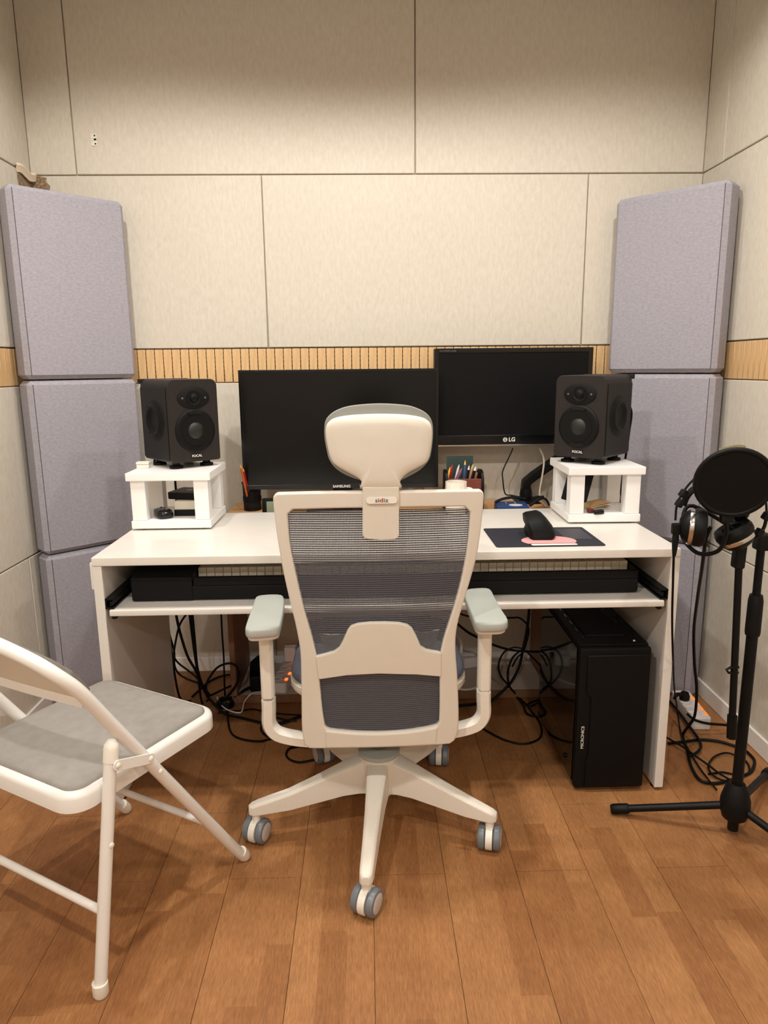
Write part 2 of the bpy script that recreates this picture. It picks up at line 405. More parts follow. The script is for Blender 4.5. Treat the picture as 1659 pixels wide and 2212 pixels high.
# ceiling downlights (above the frame)
wh = ['left one in the row nearest the desk', 'middle one in the row nearest the desk', 'right one in the row nearest the desk', 'left one in the middle row', 'right one in the middle row', 'left one in the row farthest from the desk', 'right one in the row farthest from the desk']
for (x, y, w), where in zip(LAMPS, wh):
    t = thing('ceiling_downlight', 'round white recessed ceiling downlight, '+where, 'lamp', (x, y, ZC), group='ceiling downlights')
    obj('trim_ring', MB().loft([[Vector((r*math.cos(k*PI/16), r*math.sin(k*PI/16), z)) for k in range(32)] for r, z in ((.075, -.0005), (.075, -.006), (.062, -.008), (.060, -.001))], closed=True), 'white_paint', t)
    obj('diffuser', MB().lathe([(.06, -.0005), (.06, -.003), (.0, -.0035)], 28), 'lamp_glow', t)
    ld = bpy.data.lights.new('downlight', 'SPOT'); ld.energy = w; ld.color = LAMP_WARM; ld.shadow_soft_size = .04
    ld.spot_size = LAMP_CONE; ld.spot_blend = LAMP_BLEND
    lo = bpy.data.objects.new('downlight', ld); COL.objects.link(lo); lo.parent = t; lo.location = (0, 0, -.012)

# ================================================================== GREY FELT CORNER PANELS
def corner_panels(A, B, side):
    A, B = Vector(A), Vector(B); d = (B-A).normalized(); w = (B-A).length
    n = Vector((d.y, -d.x)); n = n if n.y < 0 else -n
    zs = (0, .578, 1.172, 1.776)
    pos = ('bottom', 'middle', 'top')
    T = .088
    for k in range(3):
        c = (A+B)/2 + n*T/2; z0 = zs[k]+(.002 if k else 0); h = zs[k+1]-z0-.003
        o = obj('acoustic_panel', MB().box((0, 0, h/2), (w, T, h)), 'felt', None, bev=.014, seg=1, ang=20)
        o.location = (c.x, c.y, z0); o.rotation_euler = (0, 0, math.atan2(d.y, d.x))
        sgn = -1 if side == 'left' else 1
        obj('edge_crease', MB().box((sgn*(w/2-.0155), -T/2-.0001, h/2), (.0022, .0006, h-.024)), 'felt_dark', o, smooth=False)
        tag(o, 'grey felt acoustic panel, %s one of the three stacked in the %s corner' % (pos[k], side), 'acoustic panel', 'grey corner panels')
corner_panels((XL+.006, 2.425), (-.893, 2.695), 'left')
corner_panels((.955, 2.695), (XR-.006, 2.405), 'right')

# ================================================================== DESK
DX0, DX1, DY0, DY1, DZ = -.729, .837, 1.806, 2.373, .720
t = thing('desk', 'white computer desk with a sliding keyboard tray', 'desk', (0, 0, 0))
obj('desktop', MB().bb(DX0, DX1, DY0, DY1, DZ-.024, DZ), 'desk_white', t, bev=.003)
for x0, x1 in ((DX0, DX0+.025), (DX1-.025, DX1)):
    o = obj('side_panel', MB().bb(x0, x1, DY0+.001, DY1, .010, DZ-.0242), 'desk_white', t, bev=.002)
    for yy in (DY0+.03, DY1-.03):
        obj('foot', MB().lathe([(.0, 0), (.012, 0), (.012, .0101), (0, .0101)], 12, Matrix.Translation(((x0+x1)/2, yy, 0))), 'rubber', t)
TX0, TX1 = DX0+.035, DX1-.035
obj('keyboard_tray', MB().bb(TX0, TX1, DY0-.002, 2.24, .557, .575), 'desk_white', t, bev=.004)
for x0, x1 in ((DX0+.0252, DX0+.0348), (DX1-.0348, DX1-.0252)):
    for (p, q, r, s) in ((.576, .604, 0, 0), (.540, .556, .01, .0)):
        pass
for sx, xe in ((1, DX0+.025), (-1, DX1-.025)):
    b = MB()
    for (za, zb_, xa, xb) in ((.577, .581, 0, .022), (.601, .605, 0, .022), (.577, .605, 0, .004), (.585, .597, .012, .018)):
        xx = sorted((xe+sx*xa+sx*.0003, xe+sx*xb)); b.bb(xx[0], xx[1], DY0+.004, 2.23, za, zb_)
    obj('slide_rail', b, 'black_plastic', t, smooth=False)
    xx = sorted((xe+sx*.011, xe+sx*.024)); obj('rail_bracket', MB().bb(xx[0], xx[1], DY0+.012, 2.22, .545, .5568), 'black_plastic', t, bev=.002, seg=1)
obj('back_rail', MB().bb(DX0+.0252, DX1-.0252, 2.352, 2.372, .60, DZ-.0242), 'desk_white', t, bev=.002)
obj('side_hook', MB().bb(DX0-.010, DX0-.0002, 1.815, 1.835, .628, .704), 'white_paint', t, bev=.006)

# ================================================================== LOW OAK SHELF BEHIND THE DESK
OZ, OX0, OX1, OY0, OY1 = .695, -.507, .672, 2.395, 2.688
t = thing('shelf_unit', 'low oak-topped shelf unit standing between the desk and the back wall', 'shelf', (0, 0, 0))
obj('top_board', MB().bb(OX0, OX1, OY0, OY1, OZ-.02, OZ), 'oak', t, bev=.0015, seg=1)
for x0 in (OX0, OX1-.02):
    obj('side_panel', MB().bb(x0, x0+.02, OY0+.004, OY1, .0, OZ-.0202), 'oak_dark', t, bev=.0015, seg=1)
b = obj('bottom_board', MB().bb(OX0+.0202, OX1-.0202, OY0+.006, OY1, .012, .032), 'shelf_board', t, bev=.0015, seg=1)
obj('board_edge', MB().bb(OX0+.0202, OX1-.0202, OY0+.0005, OY0+.0058, .004, .033), 'oak_dark', t)
obj('back_rail', MB().bb(OX0+.0202, OX1-.0202, OY1-.02, OY1-.002, .54, OZ-.0202), 'shelf_board', t)

# ================================================================== SPEAKER STANDS AND SPEAKERS
def stand(x0, x1, y0, y1, zt, label, rz=0):
    c = ((x0+x1)/2, (y0+y1)/2); w, d = x1-x0, y1-y0
    t = thing('speaker_stand', label, 'speaker stand', (c[0], c[1], DZ), rz, 'speaker stands on the desk')
    h = zt-DZ
    obj('base_plate', MB().box((0, 0, .0175), (w, d, .025)), 'stand_white', t, bev=.003)
    obj('top_plate', MB().box((0, 0, h-.0125), (w+.012, d+.012, .025)), 'stand_white', t, bev=.003)
    for sx in (-1, 1):
        for sy in (-1, 1):
            obj('post', MB().box((sx*(w/2-.026), sy*(d/2-.026), (.0302+h-.0252)/2), (.044, .044, h-.0252-.0302)), 'stand_white', t, bev=.002)
            obj('foot', MB().lathe([(0, 0), (.009, 0), (.009, .0049), (0, .0049)], 10, Matrix.Translation((sx*(w/2-.03), sy*(d/2-.03), 0))), 'rubber', t)
    return t
ST = .898
stand(-.722, -.480, 2.118, 2.352, ST, 'white open cube stand under the speaker beside the thin bezel monitor', 0)
stand(.622, .846, 2.116, 2.350, ST, 'white open cube stand under the speaker, nearer the microphone', -.02)

def speaker(cx, cy, rz, side, label):
    t = thing('studio_speaker', label, 'speaker', (cx, cy, ST), rz, 'studio speakers')
    w, d, h, z0 = .165, .2, .254, .02
    prof = []
    R = .022
    # front outline: generous top corners, small bottom ones
    for (px, pz, r, a0) in ((w/2, h, R, 0), (-w/2, h, R, 90), (-w/2, 0, .008, 180), (w/2, 0, .008, 270)):
        sx = 1 if px > 0 else -1; sz = 1 if pz > 0 else -1
        for k in range(7):
            a = math.radians(a0+15*k); prof.append((px-sx*r+r*math.cos(a), pz-sz*r+r*math.sin(a)))
    secs = [[Vector((x, y, z0+z)) for x, z in prof] for y in (-d/2, d/2)]
    obj('cabinet', MB().loft(secs), 'speaker_wood', t, bev=.003, seg=2)
    obj('back_lip', MB().bb(-w/2-.003, w/2+.003, d/2+.0002, d/2+.012, z0+h-.014, z0+h+.001), 'speaker_side', t, bev=.002)
    for s in (-1, 1):
        obj('side_panel', MB().bb(min(s*w/2+s*.0003, s*(w/2+.002)), max(s*w/2+s*.0003, s*(w/2+.002)), -d/2+.014, d/2-.002, z0+.008, z0+h-.026), 'speaker_side', t, bev=.0008, seg=1)
        X = basis((s*(w/2+.0022), .0, z0+.128), (0, -s, 0), (0, 0, 1), (s, 0, 0))
        rd = obj('passive_radiator', MB().lathe([(0, .001), (.03, .001), (.034, .0035), (.038, .0075), (.045, .009), (.051, .006), (.056, .0025), (.062, .002), (.064, 0)], 32, X), 'rubber', t)
        for a in (45, 135, 225, 315):
            obj('screw', MB().lathe([(0, .0045), (.0028, .004), (.0032, .0018)], 8, X @ Matrix.Translation((.0585*math.cos(math.radians(a)), .0585*math.sin(math.radians(a)), 0))), 'black_plastic', rd)
    X = lambda x, z: basis((x, -d/2-.0003, z0+z), (1, 0, 0), (0, 0, 1), (0, -1, 0))
    tz, wz = .197, .097
    el = MB(); m4 = X(0, tz)
    el.loft([[m4 @ Vector((a*math.cos(k*PI/20), c*math.sin(k*PI/20), e)) for k in range(40)] for a, c, e in ((.053, .033, 0), (.053, .033, .002), (.050, .0305, .0032))])
    tp = obj('tweeter_plate', el, 'black_matte', t)
    obj('tweeter', MB().lathe([(.0245, .0033), (.0245, .0055), (.02, .006), (.0165, .0042), (.0135, .005), (.0125, .0085), (.007, .0115), (0, .0115)], 28, m4), 'black_plastic', tp)
    for s in (-1, 1): obj('screw', MB().lathe([(0, .0048), (.003, .0044), (.0035, .0033)], 8, m4 @ Matrix.Translation((s*.038, 0, 0))), 'grey_print', tp)
    m4 = X(0, wz)
    wf = obj('woofer_surround', MB().lathe([(.066, 0), (.066, .0025), (.063, .0042), (.058, .0055), (.050, .0040), (.046, .0045), (.046, .001)], 40, m4, cap=False), 'rubber', t)
    obj('cone', MB().lathe([(.046, .0036), (.040, -.0), (.036, -.0008), (.027, .0005), (.020, .0065), (.010, .0095), (0, .0105)], 36, m4 @ Matrix.Translation((0, 0, .002))), 'rubber', wf)
    obj('dust_cap', MB().lathe([(.0265, .0045), (.024, .0075), (.015, .0115), (0, .0130)], 28, m4), 'cone', wf)
    for s in (-1, 1):
        ar = [(.062*math.cos(math.radians(90*s+a)), .062*math.sin(math.radians(90*s+a))) for a in range(-24, 25, 6)]
        ar += [(.054*math.cos(math.radians(90*s+a)), .058*math.sin(math.radians(90*s+a))-s*.006) for a in range(18, -19, -6)]
        obj('woofer_tab', MB().prism(ar, .002, m4 @ Matrix.Translation((0, 0, .0055))), 'black_gloss', wf)
    obj('badge', MB().prism(rrect(.036, .0125, .002), .0012, X(.0, .018)), 'black_gloss', t)
    text('badge_lettering', 'FOCAL', .0105, 'white_print', t, X(.0, .018) @ Matrix.Translation((0, 0, .0016)), bold=.0002, sx=1.05)
    for sx in (-1, 1):
        for sy in (-1, 1):
            obj('foot', MB().lathe([(0, .0002), (.021, .0002), (.021, .008), (.012, .010), (.012, .0197), (0, .0197)], 18, Matrix.Translation((sx*.052, sy*.06, 0))), 'rubber', t)
    return t
speaker(-.598, 2.292, .70, -1, 'black studio monitor speaker turned to the right, left of the two')
speaker(.727, 2.262, -.735, 1, 'black studio monitor speaker turned to the left, right of the two')

# ================================================================== MONITORS
def monitor(name, label, x0, x1, z0, z1, y, bez, bot, thick, mat, roll=0):
    cx = (x0+x1)/2; w, h = x1-x0, z1-z0
    t = thing(name, label, 'monitor', (cx, y, OZ))
    if roll: pass
    zz = z0-OZ
    obj('housing', MB().bb(-w/2, w/2, .004, thick, zz, zz+h), 'black_plastic', t, bev=.004)
    o = [Vector((sx*w/2, -.001, zz+(h if s else 0))) for sx, s in ((-1, 1), (1, 1), (1, 0), (-1, 0))]
    n = [Vector((-w/2+bez, -.001, zz+h-bez)), Vector((w/2-bez, -.001, zz+h-bez)), Vector((w/2-bez, -.001, zz+bot)), Vector((-w/2+bez, -.001, zz+bot))]
    obj('bezel', MB().ring(o, n, (0, .0049, 0)), 'black_gloss', t, bev=.0015, seg=2)
    obj('screen', MB().bb(-w/2+bez-.001, w/2-bez+.001, .0012, .0038, zz+bot-.001, zz+h-bez+.001), mat, t, smooth=False)
    return t, w, h, zz
t, w, h, zz = monitor('monitor', 'wide black monitor with glossy thin bezel on the shelf, behind the chair', -.443, .254, .777, 1.197, 2.50, .011, .016, .04, 'screen')
text('brand_lettering', 'SAMSUNG', .0125, 'white_print', t, FRONT(-.0+P(738, 1046, y=2.5).x-(-.443+.254)/2, -.0015, zz+.008), bold=.0003, sx=1.1)
obj('stand_neck', MB().bb(-.035+.005, .035+.005, .012, .034, .01, zz+.12), 'black_plastic', t, bev=.003)
obj('stand_base', MB().prism(rrect(.26, .17, .03), .0098, Matrix.Translation((.005, .01, 0))), 'black_gloss', t, bev=.002)
YL = 2.575
t, w, h, zz = monitor('monitor', 'black monitor with thick bezel held up on a desk arm, right of the wide one', .246, .818, .921, 1.266, YL, .017, .034, .045, 'screen_matte')
obj('bottom_strip', MB().bb(-w/2+.004, w/2-.004, .003, .03, zz-.007, zz-.0002), 'silver', t, bev=.001, seg=1)
cxl = (.246+.818)/2
lx = P(1102, 956, y=YL).x-cxl
text('brand_lettering', 'LG', .020, 'white_print', t, FRONT(lx+.006, -.0015, zz+.0165), bold=.0006)
lg = MB(); m4 = FRONT(lx-.019, -.0015, zz+.0165)
lg.lathe([(0, 0), (.0085, 0), (.0085, .0006), (0, .0006)], 20, m4)
e = obj('brand_emblem', lg, 'caster_disc', t)
obj('emblem_mark', MB().prism([(-.001, .005), (.001, .005), (.001, -.003), (.005, -.003), (.005, -.0046), (-.001, -.0046)], .0003, m4 @ Matrix.Translation((0, 0, .0007))), 'black_gloss', e)
text('model_lettering', 'FLATRON 2220', .008, 'grey_print', t, FRONT(-w/2+.048, -.0015, zz+h-.0095), sx=1.1)
# monitor arm
t = thing('monitor_mount', 'black gas spring monitor arm clamped to the oak shelf', 'monitor mount', (0, 0, OZ))
q = lambda u, v, y: P(u, v, y=y)-Vector((0, 0, OZ))
bx, by = P(1140, 1080, y=2.632).x, 2.632
obj('clamp_base', MB().bb(bx-.05, bx+.05, by-.06, by+.05, .0003, .010), 'black_plastic', t, bev=.003)
obj('post', MB().lathe([(0, .0102), (.024, .0102), (.024, .03), (.021, .05), (0, .05)], 20, Matrix.Translation((bx-.008, by, 0))), 'black_plastic', t)
a = q(1140, 1062, by); c = q(1215, 985, by)
obj('lower_arm', MB().sweep([(bx-.01, by, .045), (bx-.008, by, .075), (bx+.02, by, .098), (c.x, by, c.z), (c.x+.03, by, c.z+.02)], [(-.02, -.017), (.02, -.017), (.02, .017), (-.02, .017)]), 'black_plastic', t, bev=.006)
obj('upper_arm', MB().sweep([(c.x+.025, by+.0, c.z-.02), (c.x+.025, by, c.z+.05), (c.x-.06, by+.004, c.z+.12), (cxl+.0, by+.006, 1.09-OZ)], [(-.017, -.015), (.017, -.015), (.017, .015), (-.017, .015)]), 'black_plastic', t, bev=.005)
obj('head_plate', MB().bb(cxl-.05, cxl+.05, YL+.0455, YL+.054, 1.04-OZ, 1.14-OZ), 'black_plastic', t, bev=.002)

# ================================================================== DIGITAL PIANO
PX0, PX1, PY0, PZ = -.650, .752, 1.866, .5752
t = thing('digital_piano', 'black 88-key digital piano on the desk tray', 'piano', (0, 0, PZ))
z = lambda a: a-PZ
KX0, KY, KZ = -.4814, 1.926, .654
obj('case', MB().bb(PX0+.04, PX1, PY0+.002, 2.215, .004, .044), 'black_matte', t, bev=.005)
obj('rear_case', MB().bb(PX0+.2, PX1-.03, KY+.151, 2.214, .0442, .098), 'black_matte', t, bev=.004)
obj('control_block', MB().ext([Vector((PX0-.002, y, zq)) for y, zq in ((PY0, .003), (PY0-.001, .070), (PY0+.03, .078), (1.93, .10), (2.216, .108), (2.216, .003))], (KX0-PX0-.001, 0, 0)), 'black_matte', t, bev=.004)
obj('key_slip', MB().bb(KX0, PX1-.002, PY0+.001, PY0+.016, .0442, .0675), 'black_matte', t, bev=.002)
obj('end_block', MB().bb(KX0+1.2235, PX1-.002, PY0+.017, 2.2, .0442, .072), 'black_matte', t, bev=.004)
pitch = 1.222/52
km = mesh_of('white_key', MB().bb(.0006, pitch-.0006, 0, .15, .0455, z(KZ)), 'key_white', bev=.0012, seg=1)
for k in range(52): obj('white_key', km, None, t, loc=(KX0+k*pitch, KY, 0))
kb = mesh_of('black_key', MB().ext([Vector((-.005, y, zq)) for y, zq in ((.052, .0785), (.058, .090), (.15, .091), (.15, .0785))], (.010, 0, 0)), 'key_black', bev=.0015, seg=1)
for k in range(52):
    if (k+5) % 7 in (0, 1, 3, 4, 5) and k < 51: obj('black_key', kb, None, t, loc=(KX0+(k+1)*pitch, KY, 0))
for r_, yy in enumerate((1.955, 1.985)):
    for k, xx in enumerate((-.60, -.575, -.548, -.52)):
        obj('panel_button', MB().box((xx+.005*r_, yy, .1035+.0008*r_), (.016, .007, .006)), 'grey_print', t, bev=.001, seg=1)

# ================================================================== OFFICE CHAIR
CX, CY = .020, 1.70
ch = thing('office_chair', 'cream office chair with grey mesh back, headrest and armrests, at the desk', 'chair', (CX, CY, 0))
O = Vector((CX, CY, 0))
def yb(z): return float(np.interp(z, [.30, .45, .6, .8, .95, 1.2], [1.545, 1.535, 1.515, 1.485, 1.465, 1.458]))
def PB(u, v, off=0):
    y = 1.5
    for _ in range(8):
        p = P(u, v, y=y); y = yb(p.z)+.025*((p.x-CX)/.22)**2
    p = P(u, v, y=y+off)
    return p-O
mk = lambda pts, off=0: [PB(u, v, off) for u, v in pts]
# frame loop: top, right, bottom, left
oT = [(596, 1066), (700, 1063.5), (830, 1062), (940, 1060.5), (1040, 1059)]
oR = [(1046, 1066), (1042.5, 1115), (1032, 1194), (1016, 1255), (1000, 1308), (988, 1352), (984, 1397), (988, 1460), (991, 1530), (990, 1580), (983, 1600)]
oB = [(972, 1608), (937, 1611), (880, 1614), (818, 1616), (750, 1617), (700, 1618), (668, 1618)]
oL = [(657, 1609), (652, 1575), (651, 1510), (650, 1440), (648, 1404), (639, 1354), (625, 1296), (609, 1223), (595, 1137), (589, 1074)]
iT = [(632, 1101.5), (720, 1099), (820, 1097.5), (920, 1096), (1004, 1095)]
iR = [(1016, 1107), (1013, 1150), (1007, 1200), (995, 1262), (978, 1322), (963, 1368), (953, 1405), (950, 1440), (950, 1480), (950, 1530), (949, 1560)]
iB = [(944, 1568), (910, 1575), (870, 1580), (818, 1583), (770, 1582), (730, 1579), (708, 1576)]
iL = [(702, 1570), (697, 1540), (693, 1500), (688, 1450), (683, 1415), (672, 1370), (658, 1322), (642, 1255), (627, 1180), (621, 1112)]
def loop(segs, ns, off=0):
    out = []
    for s_, n in zip(segs, ns): out += resample(catmull(mk(s_, off), 5), n)
    return out
ns = (14, 26, 14, 26)
Lo = loop((oT, oR, oB, oL), ns); Li = loop((iT, iR, iB, iL), ns)
obj('back_frame', MB().ring(Lo, Li, (0, .024, 0)), 'chair_shell', ch, bev=.007, seg=3)
# mesh sheet
lf = resample(catmull(mk([(619, 1100)]+[(627, 1105)]*0+iL[::-1][1:]+[(702, 1578)], .012), 4), 40)
rg = resample(catmull(mk([(1018, 1096)]+iR[1:]+[(948, 1570)], .012), 4), 40)
rows = []
for a, b_ in zip(lf, rg):
    row = []
    for k in range(17):
        p = a.lerp(b_, k/16); s_ = (k/16-.5)*2
        p = Vector((p.x, p.y-(1-s_*s_)*.012, p.z)); row.append(p)
    rows.append(row)
mb = MB(); mb.add([p for r_ in rows for p in r_], [[i*17+k, i*17+k+1, (i+1)*17+k+1, (i+1)*17+k] for i in range(39) for k in range(16)])
obj('back_mesh', mb, 'chair_mesh', ch)
lrow = [[Vector((q.x, q.y+.004, q.z)) for q in r_] for r_ in rows[28:]]
mb = MB(); mb.add([p for r_ in lrow for p in r_], [[i*17+k, i*17+k+1, (i+1)*17+k+1, (i+1)*17+k] for i in range(len(lrow)-1) for k in range(16)])
obj('lower_mesh', mb, 'chair_mesh_dense', ch)
# seam of lower rail and lumbar cover
lum = [(681, 1419), (700, 1415), (722, 1408.5), (733, 1400), (741, 1385), (751, 1362), (758, 1354), (772, 1349), (800, 1346), (830, 1345.5), (862, 1347), (880, 1351), (890, 1358), (899, 1374), (909, 1397), (921, 1405), (940, 1408.5), (954, 1411), (954, 1463), (900, 1458.5), (818, 1456.5), (750, 1460), (688, 1469)]
obj('lumbar_cover', MB().ext(mk(lum, -.004), (0, .016, 0)), 'chair_shell', ch, bev=.004, seg=2)
obj('lumbar_pad', MB().ext(mk([(689, 1368), (716, 1372), (744, 1369), (752, 1400), (735, 1415), (705, 1413)], .026), (0, .006, 0)), 'pad_grey', ch, bev=.002)
obj('lumbar_pad', MB().ext(mk([(896, 1365), (922, 1366), (950, 1360), (936, 1406), (915, 1414), (890, 1398)], .026), (0, .006, 0)), 'pad_grey', ch, bev=.002)
rail = [(700, 1577), (735, 1581), (770, 1584), (818, 1585), (870, 1582), (912, 1577), (948, 1569), (944, 1611), (880, 1614.5), (818, 1616.5), (750, 1618), (702, 1618.5)]
obj('lower_rail', MB().ext(mk(rail, -.003), (0, .03, 0)), 'chair_shell', ch, bev=.007, seg=3)
# headrest
def blob(loop_, centre, prof, dirn):
    secs = []
    for sc, off in prof: secs.append([centre+(p-centre)*sc+Vector(dirn)*off for p in loop_])
    return MB().loft(secs)
hs = [(c[0]*.3617+500, c[1]*.3617+840) for c in [(562, 235), (575, 203), (605, 180), (660, 165), (750, 155), (880, 150), (1010, 153), (1100, 163), (1160, 180), (1190, 208), (1200, 250), (1198, 310), (1190, 370), (1178, 420), (1155, 448), (1110, 474), (1060, 500), (1025, 528), (1006, 556), (1003, 600), (782, 600), (780, 562), (765, 540), (730, 518), (680, 492), (630, 462), (600, 432), (585, 395), (573, 345), (563, 285)]]
hl = resample(catmull([PB(u, v, .0) for u, v in hs], 3, closed=True)+[PB(*hs[0])], 90)[:-1]
hc = sum(hl, Vector())/len(hl)
obj('headrest_shell', blob(hl, hc, ((.97, .016), (1, .010), (1, .004), (.975, -.002), (.92, -.006), (.7, -.010), (.35, -.012)), (0, 1, 0)), 'chair_shell', ch, ang=60)
hcu = [(c[0]*.3617+500, c[1]*.3617+840) for c in [(553, 240), (560, 190), (590, 152), (640, 122), (720, 100), (880, 88), (1040, 97), (1120, 120), (1170, 150), (1198, 190), (1206, 240), (1205, 300), (1195, 380), (1180, 430), (1130, 485), (1060, 525), (1000, 552), (880, 565), (785, 552), (700, 525), (630, 485), (585, 430), (568, 370), (555, 300)]]
cl = resample(catmull([PB(u, v, .018) for u, v in hcu], 3, closed=True)+[PB(hcu[0][0], hcu[0][1], .018)], 90)[:-1]
cc = sum(cl, Vector())/len(cl)
obj('headrest_cushion', blob(cl, cc, ((.9, -.002), (.985, .0), (1, .008), (.995, .018), (.96, .032), (.86, .045), (.6, .052), (.3, .054)), (0, 1, 0)), 'cushion_grey', ch, ang=60)
stem = [(783, 1052), (783, 1156), (786, 1162), (793, 1165), (824, 1167), (853, 1165.5), (860, 1162), (862.5, 1155), (862.5, 1052)]
obj('headrest_stem', MB().ext(mk(stem, -.007), (0, .030, 0)), 'chair_shell', ch, bev=.003)
for u in (780.5, 864.5):
    p = PB(u, 1051, .006); obj('hinge_pin', MB().lathe([(0, -.003), (.0045, -.003), (.0045, .003), (0, .003)], 12, Matrix.Translation(p) @ Matrix.Rotation(PI/2, 4, 'Y')), 'silver', ch)
bc = PB(824.5, 1081, -.0085)
nb = Vector((0, -1, .1)).normalized(); ub = Vector((0, .1, 1)).normalized()
B4 = basis(bc, (1, 0, 0), ub, nb)
bd = obj('badge', MB().prism(rrect(.066, .0145, .007), .0022, B4 @ Matrix.Translation((0, 0, -.001))), 'chair_base', ch, bev=.0006, seg=1)
text('badge_lettering', 'si  iz', .0125, 'grey_print', bd, B4 @ Matrix.Translation((0, .0, .0015)), bold=.0002, sx=1.25)
text('badge_letter', 'd', .0125, 'red', bd, B4 @ Matrix.Translation((-.0005, .0, .0015)), bold=.0002, sx=1.3)
# seat
def slab(w, d, r, zs, sag=0, cy=0):
    secs = []
    for sc, z_ in zs:
        lp = rrect(w-2*sc, d-2*sc, max(r-sc, .01), 6)
        secs.append([Vector((x, y+cy, z_)) for x, y in lp])
    return MB().loft(secs)
SY = .128
obj('seat_rim', slab(.450, .456, .10, ((.03, .395), (.006, .402), (0, .412), (.0, .426), (.006, .430)), cy=SY), 'chair_shell', ch, ang=50)
obj('seat_cushion', slab(.446, .452, .10, ((.010, .4302), (.002, .436), (.0, .446), (.008, .458), (.03, .466), (.10, .470)), cy=SY), 'seat_mesh', ch, ang=60)
obj('seat_foam', slab(.434, .440, .095, ((.0, .4305), (.004, .452), (.03, .4635), (.1, .4668)), cy=SY), 'pad_dark', ch, ang=60)
obj('tilt_mechanism', MB().box((0, .0, .325), (.17, .24, .075)), 'pad_dark', ch, bev=.015)
obj('seat_bracket', MB().box((0, .0, .370), (.30, .26, .018)), 'black_plastic', ch, bev=.004)
for s in (-1, 1): obj('back_link', MB().sweep([(s*.075, -.02, .345), (s*.075, -.08, .340), (s*.09, -.136, .338)], [(-.018, -.016), (.018, -.016), (.018, .016), (-.018, .016)]), 'chair_shell', ch, bev=.004)
obj('gas_cylinder', MB().lathe([(0, .10), (.026, .10), (.026, .225), (.018, .23), (.018, .289), (0, .289)], 24), 'pad_dark', ch)
obj('cylinder_cover', MB().lathe([(.055, .205), (.055, .216), (.040, .224), (.0265, .226)], 28, cap=False), 'pad_grey', ch)
# armrests
pads = {-1: [(548, 1300), (553, 1288), (568, 1284), (600, 1283), (612, 1287), (614, 1300), (611, 1325), (605, 1349), (597, 1356), (570, 1359), (540, 1361), (530, 1357), (531, 1348), (539, 1325)],
        1: [(1004, 1286), (1008, 1273), (1022, 1270), (1050, 1269), (1061, 1274), (1069, 1289), (1083, 1314), (1096, 1334), (1096, 1341), (1084, 1346), (1050, 1347), (1032, 1346), (1024, 1338), (1013, 1312)]}
for s in (-1, 1):
    zt = .624
    lp = [P(u, v, z=zt)-O for u, v in pads[s]]; lp = resample(catmull(lp, 4, closed=True)+[lp[0]], 60)[:-1]
    c = sum(lp, Vector())/len(lp)
    secs = []
    for sc, dz in ((.86, -.034), (.90, -.032), (.92, -.022)): secs.append([c+(p-c)*sc+Vector((0, 0, dz)) for p in lp])
    obj('pad_holder', MB().loft(secs), 'chair_shell', ch, ang=50)
    secs = []
    for sc, dz in ((.95, -.0215), (.99, -.019), (1.0, -.012), (.995, -.005), (.965, -.001), (.9, 0), (.4, .001)): secs.append([c+Vector(((p-c).x*sc, (p-c).y*(1-(1-sc)*.4), 0))+Vector((0, 0, dz)) for p in lp])
    obj('arm_pad', MB().loft(secs), 'pad_grey', ch, ang=60)
    px = c.x+(.0 if s < 0 else -.008); py = 1.62-CY
    xb = (P(577, 1440, y=1.62).x if s < 0 else P(1046, 1430, y=1.62).x)-CX
    octg = [(.016, .010), (.010, .019), (-.010, .019), (-.016, .010), (-.016, -.010), (-.010, -.019), (.010, -.019), (.016, -.010)]
    zm = .410 if s < 0 else .420
    obj('arm_post', MB().prism(octg, .590-zm, Matrix.Translation((xb, py, zm))), 'chair_base', ch, bev=.0015, seg=1)
    oct2 = [(a*1.03, b_*1.03) for a, b_ in octg]
    zlow = .308 if s < 0 else .322
    path = catmull([(xb, py, zm-.006), (xb, py, zm-.03), (xb+s*.001, py, zlow+.03), (xb-s*.012, py, zlow+.006), (xb-s*.035, py, zlow-.006), (xb-s*.075, py, zlow-.015), (xb-s*.12, py, zlow-.018), (s*.13, py+.01, zlow-.012)], 5)
    obj('arm_bracket', MB().sweep(path, [(b_, a) for a, b_ in oct2], up=(1, 0, 0)), 'chair_base', ch, ang=35)
    if s > 0: obj('arm_collar', MB().prism([(a*.8, b_*.8) for a, b_ in octg], .03, Matrix.Translation((xb, py, zm-.012))), 'chair_shell', ch)
